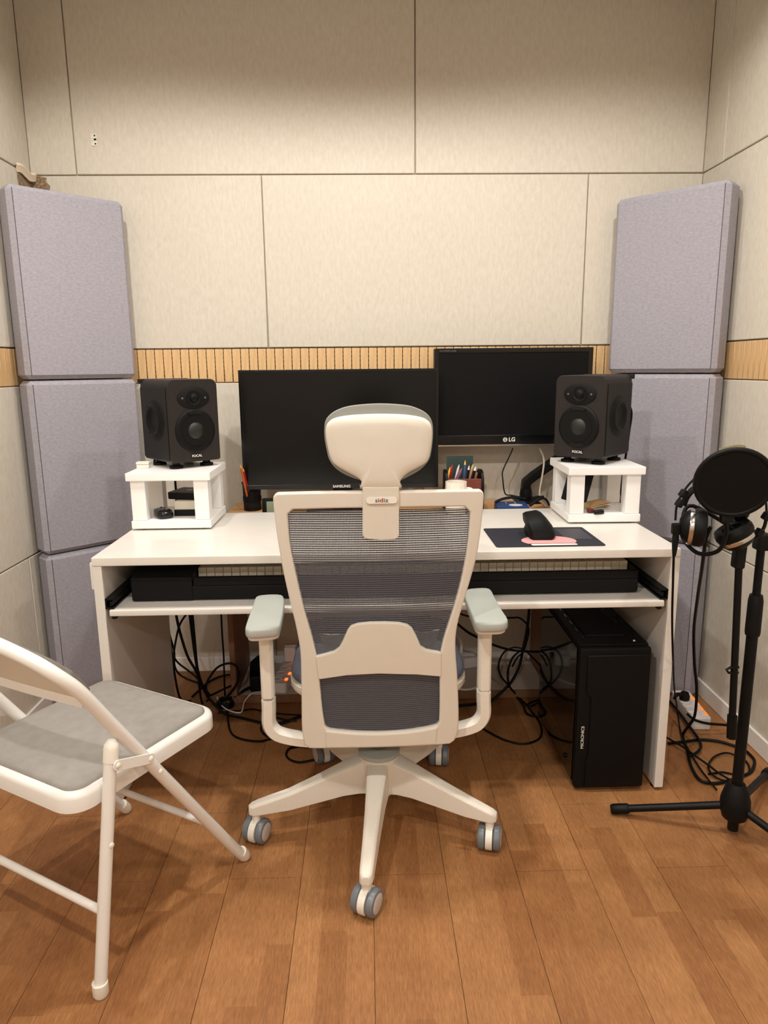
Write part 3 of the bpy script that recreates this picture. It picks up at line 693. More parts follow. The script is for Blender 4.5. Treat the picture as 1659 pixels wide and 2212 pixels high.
# five star base
tips = [(-.304, 1.632), (.300, 1.580), (-.016, 1.372), (-.150, 2.005), (.210, 1.975)]
obj('base_hub', MB().lathe([(0, .10), (.045, .10), (.052, .13), (.055, .180), (.052, .204), (.04, .2049), (0, .2049)], 28), 'chair_base', ch, bev=0)
yaws = (-22, -14, -28, 25, -8)
for (tx, ty), yw in zip(tips, yaws):
    d = Vector((tx-CX, ty-CY, 0)); L_ = d.length; d.normalize(); sd = Vector((-d.y, d.x, 0))
    secs = []
    for r_, hw, zb_, zt in ((.03, .030, .105, .204), (.06, .028, .108, .196), (.10, .025, .106, .182), (.17, .021, .094, .156), (.24, .0185, .083, .131), (L_-.012, .0165, .080, .113), (L_+.004, .015, .080, .108), (L_+.014, .009, .081, .103)):
        p = d*r_
        secs.append([p+sd*hw+Vector((0, 0, zb_)), p-sd*hw+Vector((0, 0, zb_)), p-sd*hw*.95+Vector((0, 0, zt-.006)), p-sd*hw*.55+Vector((0, 0, zt)), p+sd*hw*.55+Vector((0, 0, zt)), p+sd*hw*.95+Vector((0, 0, zt-.006))])
    obj('base_leg', MB().loft(secs), 'chair_base', ch, bev=.002, seg=1, ang=30)
    X = Matrix.Translation(d*(L_-.004)) @ Matrix.Rotation(math.radians(yw), 4, 'Z')
    hood = MB()
    r = .0315
    arc = [(r*1.02*math.cos(math.radians(a)), r+r*1.02*math.sin(math.radians(a))) for a in range(-40, 221, 10)]
    arc += [(r*.55*math.cos(math.radians(a)), r+r*.55*math.sin(math.radians(a))) for a in range(220, -41, -20)]
    hood.prism(arc, .017, X @ basis((-.0085, 0, 0), (0, 1, 0), (0, 0, 1), (1, 0, 0)))
    hood.lathe([(0, r*1.8), (.011, r*1.8), (.011, .0795), (0, .0795)], 14, X)
    cs = obj('caster', hood, 'cap_white', ch, ang=35)
    for s in (-1, 1):
        Y = X @ basis((s*.0105, 0, r), (0, -s, 0), (0, 0, 1), (s, 0, 0))
        obj('wheel', MB().lathe([(.012, 0), (r-.003, 0), (r, .003), (r, .013), (r-.002, .0165), (r-.006, .018), (.018, .018), (.012, .0175)], 28, Y), 'caster_grey', cs)
        obj('hub_cap', MB().lathe([(0, .0195), (.019, .0195), (.0225, .0182), (.0225, .0172), (0, .0172)], 24, Y), 'caster_disc', cs)

# ================================================================== FOLDING CHAIR
R1 = Vector((-.538, 1.178, 0)); fx, fy = .4964, .8681
fc = thing('folding_chair', 'white metal folding chair with padded grey fabric seat', 'chair', R1, math.atan2(fy, fx))
FW_ = .416; r = .0127
arch = [(.436, 0, .012), (.40, 0, .062), (.20, 0, .364), (.10, 0, .515), (.05, 0, .592), (.018, .002, .640), (-.009, .014, .674), (-.028, .040, .700), (-.043, .08, .720), (-.054, .125, .735), (-.060, .165, .743), (-.062, FW_/2, .746)]
full = arch+[(s_, FW_-l_, z_) for s_, l_, z_ in arch[::-1][1:]]
pth = [Vector(full[0])]+catmull(full[1:-1], 4)+[Vector(full[-1])]
obj('frame_tube', MB().tube(pth, r, 14), 'metal_white', fc)
for l_ in (0, FW_):
    obj('rear_leg', MB().tube([(0, l_, .010), (.075, l_, .475)], r*.98, 14), 'metal_white', fc)
    obj('leg_cap', MB().lathe([(r*1.12, 0), (r*1.12, .026), (r*1.02, .034), (r*.6, .042), (0, .0445)], 16, basis((.0745, l_, .466), (1, 0, -.16), (0, 1, 0), (.16, 0, 1))), 'cap_white', fc)
    obj('foot_cap', MB().lathe([(0, .0003), (r*1.0, .0003), (r*1.22, .006), (r*1.2, .030), (0, .030)], 16, Matrix.Translation((0.001, l_, 0))), 'cap_white', fc)
    obj('foot_cap', MB().lathe([(0, -.0088), (r*.9, -.0085), (r*1.2, .002), (r*1.16, .024), (0, .024)], 16, basis((.4385, l_, .0125), (.83, 0, .55), (0, 1, 0), (-.552, 0, .833))), 'cap_white', fc)
    so = -1 if l_ == 0 else 1
    yy = l_+so*.0135
    a = Vector((.078, yy, .460)); b = Vector((.158, yy, .432)); dd = (b-a).normalized(); nn = Vector((-dd.z, 0, dd.x))
    lk = MB(); prof = []
    for k in range(9): an = math.radians(90+180*k/8); prof.append(a+dd*(.011*math.cos(an))+nn*(.011*math.sin(an)))
    for k in range(9): an = math.radians(-90+180*k/8); prof.append(b+dd*(.011*math.cos(an))+nn*(.011*math.sin(an)))
    lo = obj('link_bar', MB().ext(prof, (0, so*.003, 0)), 'metal_white', fc, bev=.0008, seg=1)
    for p in (a, b): obj('rivet', MB().lathe([(.0055, 0), (.005, .0018), (.002, .003), (0, .003)], 12, basis((p.x, yy+so*.003, p.z), (1, 0, 0), (0, 0, so), (0, so, 0))), 'cap_white', lo)
    obj('rivet', MB().lathe([(.0055, 0), (.005, .0018), (.002, .003), (0, .003)], 12, basis((.184, yy-so*.0015, .388), (1, 0, 0), (0, 0, so), (0, so, 0))), 'cap_white', fc)
    obj('rivet', MB().lathe([(.0055, 0), (.005, .0018), (.002, .003), (0, .003)], 12, basis((.049, yy-so*.0015, .305), (1, 0, 0), (0, 0, so), (0, so, 0))), 'cap_white', fc)
obj('rear_brace', MB().tube([(.027, .010, .168), (.027, FW_-.010, .168)], .0085, 12), 'metal_white', fc)
obj('front_brace', MB().tube([(.318, .010, .180), (.314, FW_-.010, .180)], .0085, 12), 'metal_white', fc)
# seat pan with rounded corners, fabric pad
def pan(s0, s1, l0, l1, rr, zs):
    secs = []
    for sc, z_ in zs:
        lp = rrect(s1-s0-2*sc, l1-l0-2*sc, max(rr-sc, .006), 7, (s0+s1)/2, (l0+l1)/2); secs.append([Vector((x, y, z_)) for x, y in lp])
    return MB().loft(secs)
s0, s1, l0, l1 = -.005, .405, .0165, FW_-.0165
obj('seat_pan', pan(s0, s1, l0, l1, .05, ((.004, .383), (0, .384), (0, .410), (.002, .416), (.007, .420), (.016, .421))), 'metal_white', fc, ang=45)
obj('seat_pad', pan(s0, s1, l0, l1, .05, ((.017, .4212), (.0175, .425), (.024, .430), (.04, .434), (.08, .437), (.13, .438))), 'seat_fabric', fc, ang=60)
# backrest
def bp(l_, k):   # k 0..1 from lower edge to upper edge
    e = abs(l_-FW_/2)/(FW_/2); bow = (1-e*e)
    top = np.interp(e, [0, .23, .42, .62, .81, .93, 1], [.744, .741, .733, .718, .697, .668, .632]); low = .606+.012*bow
    z_ = low+(top-low)*k
    s_ = np.interp(z_, [.60, .62, .64, .676, .70, .72, .75], [.044, .031, .018, -.009, -.028, -.043, -.062])-.018*bow
    return Vector((s_, l_, z_))
nb_ = 25; ls = [.012+(FW_-.024)*k/(nb_-1) for k in range(nb_)]
back = [[bp(l_, k/8) for l_ in ls] for k in range(9)]
vs = [p for r_ in back for p in r_]; n_ = len(vs)
fs = [[i*nb_+k, i*nb_+k+1, (i+1)*nb_+k+1, (i+1)*nb_+k] for i in range(8) for k in range(nb_-1)]
bd_ = list(range(nb_))+[i*nb_+nb_-1 for i in range(1, 9)]+[8*nb_+k for k in range(nb_-2, -1, -1)]+[i*nb_ for i in range(7, 0, -1)]
def shell(o1, o2): return MB().add([p+Vector((o1, 0, o1*.6)) for p in vs]+[p+Vector((o2, 0, o2*.6)) for p in vs], fs+[[n_+i for i in f][::-1] for f in fs]+[[bd_[i], bd_[(i+1) % len(bd_)], n_+bd_[(i+1) % len(bd_)], n_+bd_[i]] for i in range(len(bd_))])
obj('back_panel', shell(-.002, .001), 'back_metal', fc)
obj('back_pad', shell(.0012, .021), 'seat_fabric_edge', fc, bev=.004)
lowp = [bp(l_, 0)+Vector((-.004, 0, -.004)) for l_ in [.008+(FW_-.016)*k/12 for k in range(13)]]
obj('back_lower_rail', MB().sweep(lowp, [(-.003, -.009), (.003, -.009), (.003, .009), (-.003, .009)], up=(0, 0, 1)), 'metal_white', fc, bev=.001, seg=1)

# ================================================================== PC TOWER
TX, TY0, TY1, TZ = (.580, .780), 1.806, 2.245, .440
pc = thing('computer_tower', 'black desktop computer tower under the desk', 'computer', ((TX[0]+TX[1])/2, (TY0+TY1)/2, 0))
w, d = TX[1]-TX[0], TY1-TY0; hx, hy = w/2, d/2
obj('case_body', MB().bb(-hx+.003, hx, -hy+.03, hy, .012, TZ), 'pc_black', pc, bev=.004)
obj('front_frame', MB().bb(-hx, hx, -hy+.006, -hy+.0298, .010, TZ-.004), 'pc_black', pc, bev=.006)
fp = [(-hx+.022, TZ-.022), (hx-.004, TZ-.022), (hx-.004, .018), (-hx+.03, .018), (-hx+.03, .10), (-hx+.036, .118), (-hx+.036, .292), (-hx+.022, .305)]
obj('front_door', MB().ext([Vector((x, -hy-.0, z_)) for x, z_ in fp], (0, .0058, 0)), 'pc_black', pc, bev=.0015, seg=1)
obj('side_glass', MB().bb(-hx-.001, -hx+.0028, -hy+.034, hy-.008, .02, TZ-.012), 'pc_glass', pc, bev=.001, seg=1)
obj('top_vent', MB().bb(-hx+.04, hx-.05, -hy+.09, hy-.05, TZ+.0003, TZ+.003), 'pc_mesh', pc)
for yy in [-hy+.08+.06*k for k in range(6)]:
    for xx in (-hx+.028, hx-.036, hx-.018): obj('vent_slot', MB().box((xx, yy, TZ+.0006), (.004, .026, .0012)), 'black_gloss', pc)
obj('power_button', MB().lathe([(0, .003), (.004, .003), (.005, 0)], 12, Matrix.Translation((hx-.035, -hy+.05, TZ+.0001))), 'silver', pc)
for yy in (-hy+.10, hy-.15, ): obj('glass_screw', MB().lathe([(0, .005), (.007, .005), (.007, 0)], 14, basis((-hx-.0012, yy, .06 if yy < 0 else .30), (0, 1, 0), (0, 0, 1), (-1, 0, 0))), 'black_plastic', pc)
for sx in (-1, 1):
    for sy in (-1, 1): obj('foot', MB().box((sx*(hx-.03), sy*(hy-.06), .006), (.03, .05, .0117)), 'rubber', pc, bev=.002)
text('brand_lettering', 'MICRONICS', .0118, 'white_print', pc, basis((-hx+.018, -hy+.0052, .170), (0, 0, 1), (-1, 0, 0), (0, -1, 0)), bold=0, sx=1.1)

# ================================================================== MICROPHONE STAND CLUSTER
MX, MY = .936, 1.606
ms = thing('microphone_stand', 'black tripod microphone stand with folded boom, right of the desk', 'microphone stand', (MX, MY, 0))
OM = Vector((MX, MY, 0))
obj('hub', MB().lathe([(0, .045), (.018, .045), (.030, .055), (.037, .080), (.036, .105), (.028, .135), (.019, .150), (0, .150)], 26), 'black_matte', ms)
obj('pole', MB().lathe([(0, .018), (.0135, .018), (.0135, .555), (0, .555)], 18), 'black_plastic', ms)
obj('clutch', MB().lathe([(0, .552), (.0165, .552), (.018, .56), (.0175, .64), (.0145, .655), (0, .655)], 18), 'black_matte', ms)
obj('upper_pole', MB().lathe([(0, .65), (.0095, .65), (.0095, .775), (0, .775)], 16), 'black_plastic', ms)
tl = P(1322, 1748, z=.014)-OM
for (ex, ey) in ((tl.x, tl.y), (.245, .262), (.17, -.235)):
    d = Vector((ex, ey, 0)); L_ = d.length; d.normalize()
    a = d*.028+Vector((0, 0, .082)); b = d*L_+Vector((0, 0, .0142))
    lg = obj('leg', MB().tube([a, b], .0098, 12), 'black_plastic', ms)
    obj('foot_cap', MB().tube([b-(b-a).normalized()*.045, b-(b-a).normalized()*.04, b-(b-a).normalized()*.004, b+(b-a).normalized()*.003], .0138, 12, scale=[.8, 1, 1, .8]), 'rubber', lg)
obj('clamp', MB().box((0, -.004, .788), (.036, .034, .04)), 'black_matte', ms, bev=.006)
obj('clamp_knob', MB().lathe([(0, 0), (.0035, 0), (.0035, .02), (.013, .022), (.014, .026), (.014, .038), (.012, .041), (0, .041)], 18, basis((.018, -.004, .790), (0, 1, 0), (0, 0, 1), (1, 0, 0))), 'black_plastic', ms)
b0 = P(1580, 1592, y=MY-.03)-OM; b1 = P(1597, 1200, y=MY-.03)-OM; b2 = b1+(b1-b0).normalized()*.085
obj('boom_arm', MB().tube([b0, b1, b2], .0085, 14), 'black_plastic', ms)
g0 = b0; g1 = b0+(b1-b0).normalized()*.058
obj('boom_grip', MB().tube([g0-(g1-g0).normalized()*.002, g1], .0118, 14), 'rubber', ms)
obj('boom_joint', MB().sweep([b1+Vector((-.002, .0, -.03)), b1+Vector((0, 0, .035))], [(-.014, -.012), (.014, -.012), (.014, .012), (-.014, .012)]), 'black_matte', ms, bev=.005)
cpos = b0.lerp(b1, .38); obj('cable_clip', MB().tube([cpos+Vector((.010, 0, -.006)), cpos+Vector((-.016, -.004, -.004)), cpos+Vector((-.022, -.004, .004)), cpos+Vector((-.012, -.004, .010)), cpos+Vector((.010, 0, .008))], .0032, 8), 'black_matte', ms)
# microphone (behind the pop filter)
mic = thing('microphone', 'dark side-address microphone with gold grille behind the pop filter', 'microphone', b2+OM)
mt = P(1577, 967, y=MY-.03)-b2-OM
dm = Vector((mt.x*.9, .0, mt.z)); zm = dm.length; dn = dm.normalized()
B4 = basis((0, 0, 0), Vector((dn.z, 0, -dn.x)), (0, 1, 0), dn)
obj('mount', MB().lathe([(0, .0), (.012, .0), (.02, .012), (.027, .03), (.027, .04), (0, .04)], 18, B4), 'black_plastic', mic)
obj('body', MB().lathe([(0, .0402), (.024, .0402), (.026, .045), (.026, zm-.075), (0, zm-.075)], 22, B4), 'black_matte', mic)
hd = [[B4 @ Vector((x, y, z_)) for x, y in rrect(.054*sc, .044*sc, .015*sc, 5)] for sc, z_ in ((.95, zm-.0748), (1, zm-.072), (1, zm-.004), (.96, zm))]
obj('grille', MB().loft(hd), 'gold_mesh', mic, ang=45)
# pop filter
pcn = P(1585, 1043, y=1.478)
pf = thing('pop_filter', 'round black mesh pop filter in front of the microphone', 'pop filter', pcn)
tilt = Matrix.Rotation(math.radians(15), 4, 'X') @ Matrix.Rotation(math.radians(-18), 4, 'Z') @ basis((0, 0, 0), (1, 0, 0), (0, 0, 1), (0, -1, 0))
RP = .0755
ringp = [tilt @ Vector((RP*math.cos(k*PI/24), RP*math.sin(k*PI/24), 0)) for k in range(48)]
obj('rim', MB().tube(ringp, .0062, 10, closed=True), 'black_plastic', pf)
for zoff, nm in ((.003, 'mesh_front'), (-.003, 'mesh_rear')):
    mesh = mesh_of(nm, MB().lathe([(0, 0), (RP-.003, 0), (RP-.003, .0006), (0, .0006)], 40), 'pop_mesh', smooth=False)
    o = obj(nm, mesh, None, pf); o.matrix_local = tilt @ Matrix.Translation((0, 0, zoff)) @ basis((0, 0, 0), (1, 0, 0), (0, 1, 0), (0, 0, 1))
    # weave runs in the disc's own x and y
lowp = tilt @ Vector((0, -RP-.004, 0))
obj('rim_clamp', MB().box(lowp+Vector((.004, .004, -.006)), (.030, .014, .020)), 'black_plastic', pf, bev=.004)
ge = (b1+OM)-pcn
goose = catmull([lowp+Vector((.004, .006, -.014)), lowp+Vector((.010, .01, -.045)), lowp+Vector((.0, .02, -.085)), lowp+Vector((-.030, .05, -.098)), lowp+Vector((-.052, .085, -.070)), lowp+Vector((-.045, .11, -.03)), lowp+Vector((-.02, .115, -.0)), ge+Vector((-.012, -.004, .06))], 6)
obj('gooseneck', MB().tube(goose, .0048, 10), 'rubber', pf)
# headphones hanging on the stand
hp0 = P(1497, 1138, y=1.53)
hp = thing('headphones', 'black over-ear headphones with silver rings hanging on the microphone stand', 'headphones', hp0)
def cup(c, ax, par):
    ax = Vector(ax).normalized(); u_ = ax.orthogonal().normalized(); v_ = ax.cross(u_); B = basis(c, u_, v_, ax)
    k = obj('ear_cup', MB().lathe([(0, -.030), (.016, -.029), (.030, -.022), (.037, -.012), (.0375, -.010), (0, -.010)], 28, B), 'black_plastic', par)
    obj('silver_ring', MB().lathe([(.030, -.0098), (.0405, -.0098), (.0415, -.005), (.0405, -.0005), (.030, -.0005)], 32, B), 'silver', k)
    obj('ear_pad', MB().lathe([(.028, -.0003), (.041, -.0003), (.0435, .006), (.0435, .016), (.040, .024), (.031, .027), (.022, .022), (.020, .004)], 32, B, cap=False), 'rubber', k)
    return k, B
cup((0, 0, 0), (.93, -.36, -.05), hp)
c2 = P(1590, 1158, y=1.555)-hp0
cup(c2, (-.48, .1, .86), hp)
obj('yoke', MB().box((-.037, 0, -.004), (.022, .016, .026)), 'black_plastic', hp, bev=.004)
e0 = P(1459, 1142, y=1.53)-hp0; e1 = P(1650, 1135, y=1.56)-hp0
for off, yy, mt_ in ((0, -.006, 'black_plastic'), (.0, .010, 'black_plastic')):
    pts = [P(u, v, y=1.545+yy)-hp0 for u, v in ((1459, 1124), (1462, 1092), (1474, 1066), (1492, 1042), (1512, 1026), (1545, 1006), (1585, 1000), (1622, 1012), (1644, 1042), (1654, 1080), (1656, 1105))]
    obj('headband_wire', MB().tube(catmull(pts, 5), .0027, 8), mt_, hp)
pts = [P(u, v, y=1.548)-hp0 for u, v in ((1476, 1092), (1482, 1075), (1494, 1060), (1508, 1050), (1545, 1034), (1590, 1030), (1630, 1046), (1640, 1080))]
obj('head_strap', MB().sweep(catmull(pts, 4), [(-.014, -.0012), (.014, -.0012), (.014, .0012), (-.014, .0012)], up=(0, 0, 1)), 'rubber', hp)
for (u, v) in ((1476, 1066), (1468, 1087), (1655, 1115), (1640, 1150)):
    p = P(u, v, y=1.538)-hp0; obj('slider', MB().box(p, (.013, .020, .018), Matrix.Rotation(math.radians(30), 3, 'Y')), 'black_plastic', hp, bev=.003)
pts = [P(u, v, y=1.55)-hp0 for u, v in ((1656, 1105), (1652, 1135), (1636, 1160), (1612, 1168))]
obj('yoke_arm', MB().tube(catmull(pts, 5), .004, 8), 'black_plastic', hp)
obj('cable_plug', MB().lathe([(0, 0), (.0065, 0), (.0075, -.012), (.006, -.035), (.004, -.052), (0, -.052)], 14, Matrix.Translation((-.038, 0, -.015))), 'rubber', hp)

# ================================================================== DESKTOP ITEMS
mpz = DZ+.003
mp = thing('mouse_pad', 'dark navy mouse pad with a pink oval print under the mouse', 'mouse pad', (.497, 1.955, DZ))
obj('pad', MB().prism(rrect(.300, .222, .008), .0028, Matrix.Translation((0, 0, .0002))), 'navy', mp, bev=.0006, seg=1)
obj('charging_tile', MB().prism(rrect(.076, .13, .006), .0004, Matrix.Translation((.098, .022, .0031))), 'pad_tile', mp)
ov = [(.006+.076*math.cos(a), -.058+.056*math.sin(a)) for a in [math.radians(-32+5*k) for k in range(50)]]
obj('pink_print', MB().prism([p for p in ov if p[1] > -.100], .0004, Matrix.Translation((0, 0, .0040))), 'pink', mp)
obj('cream_print', MB().prism(rrect(.126, .016, .006, 4, .010, -.1025), .0004, Matrix.Translation((0, 0, .0044))), 'cream', mp)
sp_ = MB(); 
for k in range(4):
    a = k*PI/2; sp_.prism([(.0012*math.cos(a+PI/4), .0012*math.sin(a+PI/4)), (.005*math.cos(a+PI/2), .005*math.sin(a+PI/2)), (.0012*math.cos(a+3*PI/4), .0012*math.sin(a+3*PI/4))], .0003, Matrix.Translation((.102, .032, .0036)))
obj('star_mark', sp_, 'grey_print', mp)
obj('mark_line', MB().bb(.085, .119, .0165, .0185, .0036, .0039), 'grey_print', mp)
fr_ = rrect(.072, .126, .005, 3, .098, .022); fi = rrect(.0705, .1245, .0045, 3, .098, .022)
obj('tile_outline', MB().ring([Vector((x, y, .0036)) for x, y in fr_], [Vector((x, y, .0036)) for x, y in fi], (0, 0, .0003)), 'grey_print', mp)
# vertical mouse
mo = thing('vertical_mouse', 'black ergonomic vertical mouse standing on the mouse pad', 'mouse', (.487, 1.958, DZ+.0032), -.05)
secs = []
# slices along y (near -> far): each slice is a leaning wedge profile
prof = [(-.056, .42), (-.050, .66), (-.036, .86), (-.012, .98), (.012, 1.0), (.034, .98), (.048, .90), (.054, .78)]
for yy, k in prof:
    base = [(-.028, .001), (.032, .001), (.040, .010), (.039, .022), (.032, .036), (.021, .052), (.009, .066), (-.001, .071), (-.028, .066), (-.035, .061), (-.033, .042), (-.027, .026), (-.031, .012)]
    secs.append([Vector((1.14*x*(.45+.55*k), yy*1.0, z_*k if z_ > .002 else z_)) for x, z_ in base])
obj('shell', MB().loft(secs), 'black_matte', mo, ang=50)
obj('base_rim', MB().prism(rrect(.062, .104, .026, 6), .006, Matrix.Translation((.002, -.002, .0004))), 'black_plastic', mo, bev=.001, seg=1)
obj('side_button', MB().box((-.0325, -.004, .046), (.004, .032, .008)), 'black_gloss', mo, bev=.0015, seg=1)
obj('scroll_wheel', MB().lathe([(0, -.004), (.009, -.004), (.009, .004), (0, .004)], 16, basis((.006, .046, .046), (0, 1, 0), (.5, 0, .86), (.86, 0, -.5))), 'rubber', mo)
# left stand contents
bz = DZ+.0302
x = thing('external_drive', 'flat black square device lying on top of the grey and black boxes', 'device', (-.575, 2.262, bz+.047), -.25)
obj('case', MB().prism(rrect(.105, .105, .01), .022, Matrix.Translation((0, 0, .0002))), 'black_plastic', x, bev=.002)
obj('top_mark', MB().lathe([(0, 0), (.010, 0), (.010, .0003), (0, .0003)], 20, Matrix.Translation((0, 0, .0224))), 'black_gloss', x)
x = thing('device_box', 'grey and black banded box on the base of the left stand', 'box', (-.560, 2.232, bz), 0)
obj('lower_case', MB().bb(-.048, .048, -.05, .05, .0002, .020), 'black_plastic', x, bev=.002)
obj('upper_case', MB().bb(-.046, .046, -.048, .048, .0202, .0467), 'taupe', x, bev=.002)
x = thing('computer_mouse', 'small black mouse lying on the base of the left stand', 'mouse', (-.640, 2.178, bz), .5)
sl = [[Vector((a*sx_, b*sx_, z_)) for a, b in rrect(.05, .085, .02)] for sx_, z_ in ((.9, .0003), (1, .004), (1, .014), (.9, .022), (.6, .026))]
obj('shell', MB().loft(sl), 'black_gloss', x, ang=60)
obj('scroll_wheel', MB().lathe([(0, -.003), (.006, -.003), (.006, .003), (0, .003)], 12, basis((0, .026, .021), (0, 1, 0), (0, 0, 1), (1, 0, 0))), 'rubber', x)
x = thing('trinket_box', 'tiny cream chest with lid on the corner of the left stand', 'box', (P(308, 1012, z=ST).x, P(308, 1012, z=ST).y+.012, ST), .05)
obj('chest', MB().bb(-.019, .019, -.013, .013, .0003, .012), 'cream', x, bev=.001, seg=1)
obj('lid', MB().bb(-.0205, .0205, -.0145, .0145, .0122, .0205), 'cream', x, bev=.003, seg=2)
# right stand contents
x = tag(obj('tablet', MB().box((0, 0, 0), (.082, .006, .128)), 'black_plastic', bev=.003), 'dark tablet leaning at a slant inside the right stand', 'tablet')
x.location = (.690, 2.262, DZ+.0302+.0740); x.rotation_euler = (math.radians(-14), math.radians(14), math.radians(-12))
bk = thing('paper_booklet', 'curled tan paper booklet on the base of the right stand', 'booklet', (.725, 2.21, DZ+.0302), .3)
for k in range(4):
    pts = [Vector((-.035, 0, .002+.002*k)), Vector((0, 0, .004+.004*k)), Vector((.045, 0, .003+.0065*k))]
    obj('page', MB().sweep(catmull(pts, 5), [(-.03, -.0005), (.03, -.0005), (.03, .0005), (-.03, .0005)]), 'brown_paper' if k % 2 else 'cream', bk)
x = tag(obj('red_pick_case', MB().prism(rrect(.02, .018, .007), .013, Matrix.Translation((0, 0, .0003))), 'dark_red', bev=.003), 'small dull red case beside the booklet in the right stand', 'case'); x.location = (P(1275, 1108, z=DZ+.03).x, P(1275, 1108, z=DZ+.03).y, DZ+.0302)
x = tag(obj('earphone_case', MB().prism(rrect(.036, .017, .008), .012, Matrix.Translation((0, 0, .0003))), 'black_gloss', bev=.004), 'glossy black and red pod lying at the front of the right stand', 'case'); x.location = (P(1291, 1109, z=DZ+.03).x, P(1291, 1109, z=DZ+.03).y-.01, DZ+.0302); x.rotation_euler = (0, 0, .3)

# ================================================================== ITEMS ON THE OAK SHELF
cpos = P(546, 1101, z=OZ); cpos = Vector((cpos.x, max(cpos.y, 2.43), OZ))
cup_ = thing('pencil_cup', 'black wire mesh pencil cup left of the wide monitor', 'pencil cup', cpos)
obj('mesh_wall', MB().lathe([(.031, .006), (.032, .050), (.034, .100)], 28, cap=False), 'cup_mesh', cup_)
obj('base', MB().lathe([(0, .0003), (.032, .0003), (.032, .012), (0, .012)], 28), 'black_plastic', cup_)
obj('band', MB().lathe([(.0322, .034), (.0335, .034), (.0340, .050), (.0326, .050)], 28, cap=False), 'black_plastic', cup_)
obj('rim', MB().tube([(.0345*math.cos(k*PI/14), .0345*math.sin(k*PI/14), .101) for k in range(28)], .0022, 8, closed=True), 'black_plastic', cup_)
def pencil(base, top, col, name, label, tipm='pencil_yellow', rr=.0038):
    base, top = Vector(base), Vector(top); d = top-base; z_ = d.normalized(); u_ = z_.orthogonal().normalized(); L_ = d.length
    t = thing(name, label, name.replace('_', ' '), base)
    B = basis((0, 0, 0), u_, z_.cross(u_), z_)
    obj('barrel', MB().lathe([(0, 0), (rr, 0), (rr, L_-.016), (0, L_-.016)], 8, B), col, t)
    obj('tip', MB().lathe([(rr*.98, L_-.0159), (rr*.35, L_-.003), (0, L_)], 8, B), tipm, t)
    return t
pencil(cpos+Vector((-.012, .0, .0135)), P(519, 1003, y=2.44), 'orange', 'pencil', 'orange pencil in the black mesh cup')
pencil(cpos+Vector((-.004, .012, .0135)), P(524, 1010, y=2.452), 'red', 'marker_pen', 'dark red marker in the black mesh cup')
ck = P(586, 1101, z=OZ); ck = Vector((P(588, 1090, y=2.44).x, 2.44, OZ))
x = thing('desk_clock', 'small black digital desk clock next to the mesh cup', 'clock', ck)
obj('case', MB().bb(-.034, .034, -.012, .012, .0003, .060), 'black_plastic', x, bev=.002)
obj('display', MB().bb(-.018, .030, -.0130, -.0122, .014, .052), 'lcd', x)
# organiser
oy = 2.47
oc = Vector((P(1000, 1050, y=oy).x, oy, OZ))
og = thing('pen_organizer', 'red-brown wooden pen organizer with drawer and black curved sides', 'organizer', oc)
ow = .058; ot = P(1000, 1030, y=oy).z-OZ
obj('front_board', MB().bb(-ow, ow, -.05, -.044, .045, ot), 'red_wood', og, bev=.001, seg=1)
obj('drawer_front', MB().bb(-ow+.002, ow-.002, -.052, -.0402, .004, .043), 'red_wood', og, bev=.0015, seg=1)
obj('body_box', MB().bb(-ow, ow, -.040, .045, .0003, .044), 'red_wood', og, bev=.001, seg=1)
obj('rear_board', MB().bb(-ow, ow, .040, .046, .0442, ot+.01), 'red_wood', og, bev=.001, seg=1)
obj('knob', MB().lathe([(0, 0), (.004, 0), (.005, .004), (0, .008)], 12, basis((0, -.052, .024), (1, 0, 0), (0, 0, 1), (0, -1, 0))), 'silver', og)
for s in (-1, 1):
    sp2 = [Vector((s*(ow+.0003), y, z_)) for y, z_ in [(-.055, .0003), (-.058, ot-.03), (-.05, ot+.002), (-.035, ot+.02), (-.01, ot+.027), (.03, ot+.024), (.048, ot+.012), (.05, .0003)]]
    obj('curved_side', MB().ext(sp2, (s*.009, 0, 0)), 'black_plastic', og, bev=.002)
x = tag(obj('green_card', MB().box((0, 0, 0), (.095, .003, .11)), 'green_board', bev=.0005, seg=1), 'dark green card standing behind the pens in the organizer', 'card'); x.location = oc+Vector((-.008, .033, ot+.016))
pens = [((972, 1032), (977, 1003), 'red', 'marker_pen', 'red capped marker at the left end of the organizer', 'red', .005),
        ((968, 1030), (972.5, 1008), 'pencil_yellow', 'pencil', 'yellow pencil beside the red marker in the organizer', 'pencil_yellow', .0036),
        ((985, 1031), (992, 1003), 'pen_white', 'ballpoint_pen', 'white ballpoint pen in the organizer', 'pen_white', .0042),
        ((989, 1031), (998, 1011), 'purple', 'marker_pen', 'purple fat marker in the organizer', 'purple', .0062),
        ((1003, 1030), (1005, 994), 'pen_blue', 'pencil', 'tall blue patterned pencil in the organizer', 'pencil_yellow', .0042),
        ((1010, 1031), (1013.5, 1005), 'black_plastic', 'ballpoint_pen', 'black ballpoint pen with pale tip next to the tall pencil', 'pen_white', .0042),
        ((1015, 1031), (1022, 1002), 'pen_pink', 'ballpoint_pen', 'pink striped pen in the organizer', 'pencil_yellow', .0042),
        ((1021, 1031), (1028, 1007), 'black_plastic', 'marker_pen', 'black marker leaning right in the organizer', 'pen_white', .0046),
        ((1027, 1032), (1033, 1011), 'brown_paper', 'pencil', 'plain wood pencil at the right end of the organizer', 'black_plastic', .0036)]
for k, ((u0, v0), (u1, v1), c_, nm, lb, tm, rr) in enumerate(pens):
    yy = oy+(-.03 if k % 2 else -.012)
    a = P(u0, v0, y=yy); b = P(u1, v1, y=yy); d = (b-a).normalized(); base = a-d*((a.z-(OZ+.0475))/d.z)
    pencil(base, b, c_, nm, lb, tm, rr)
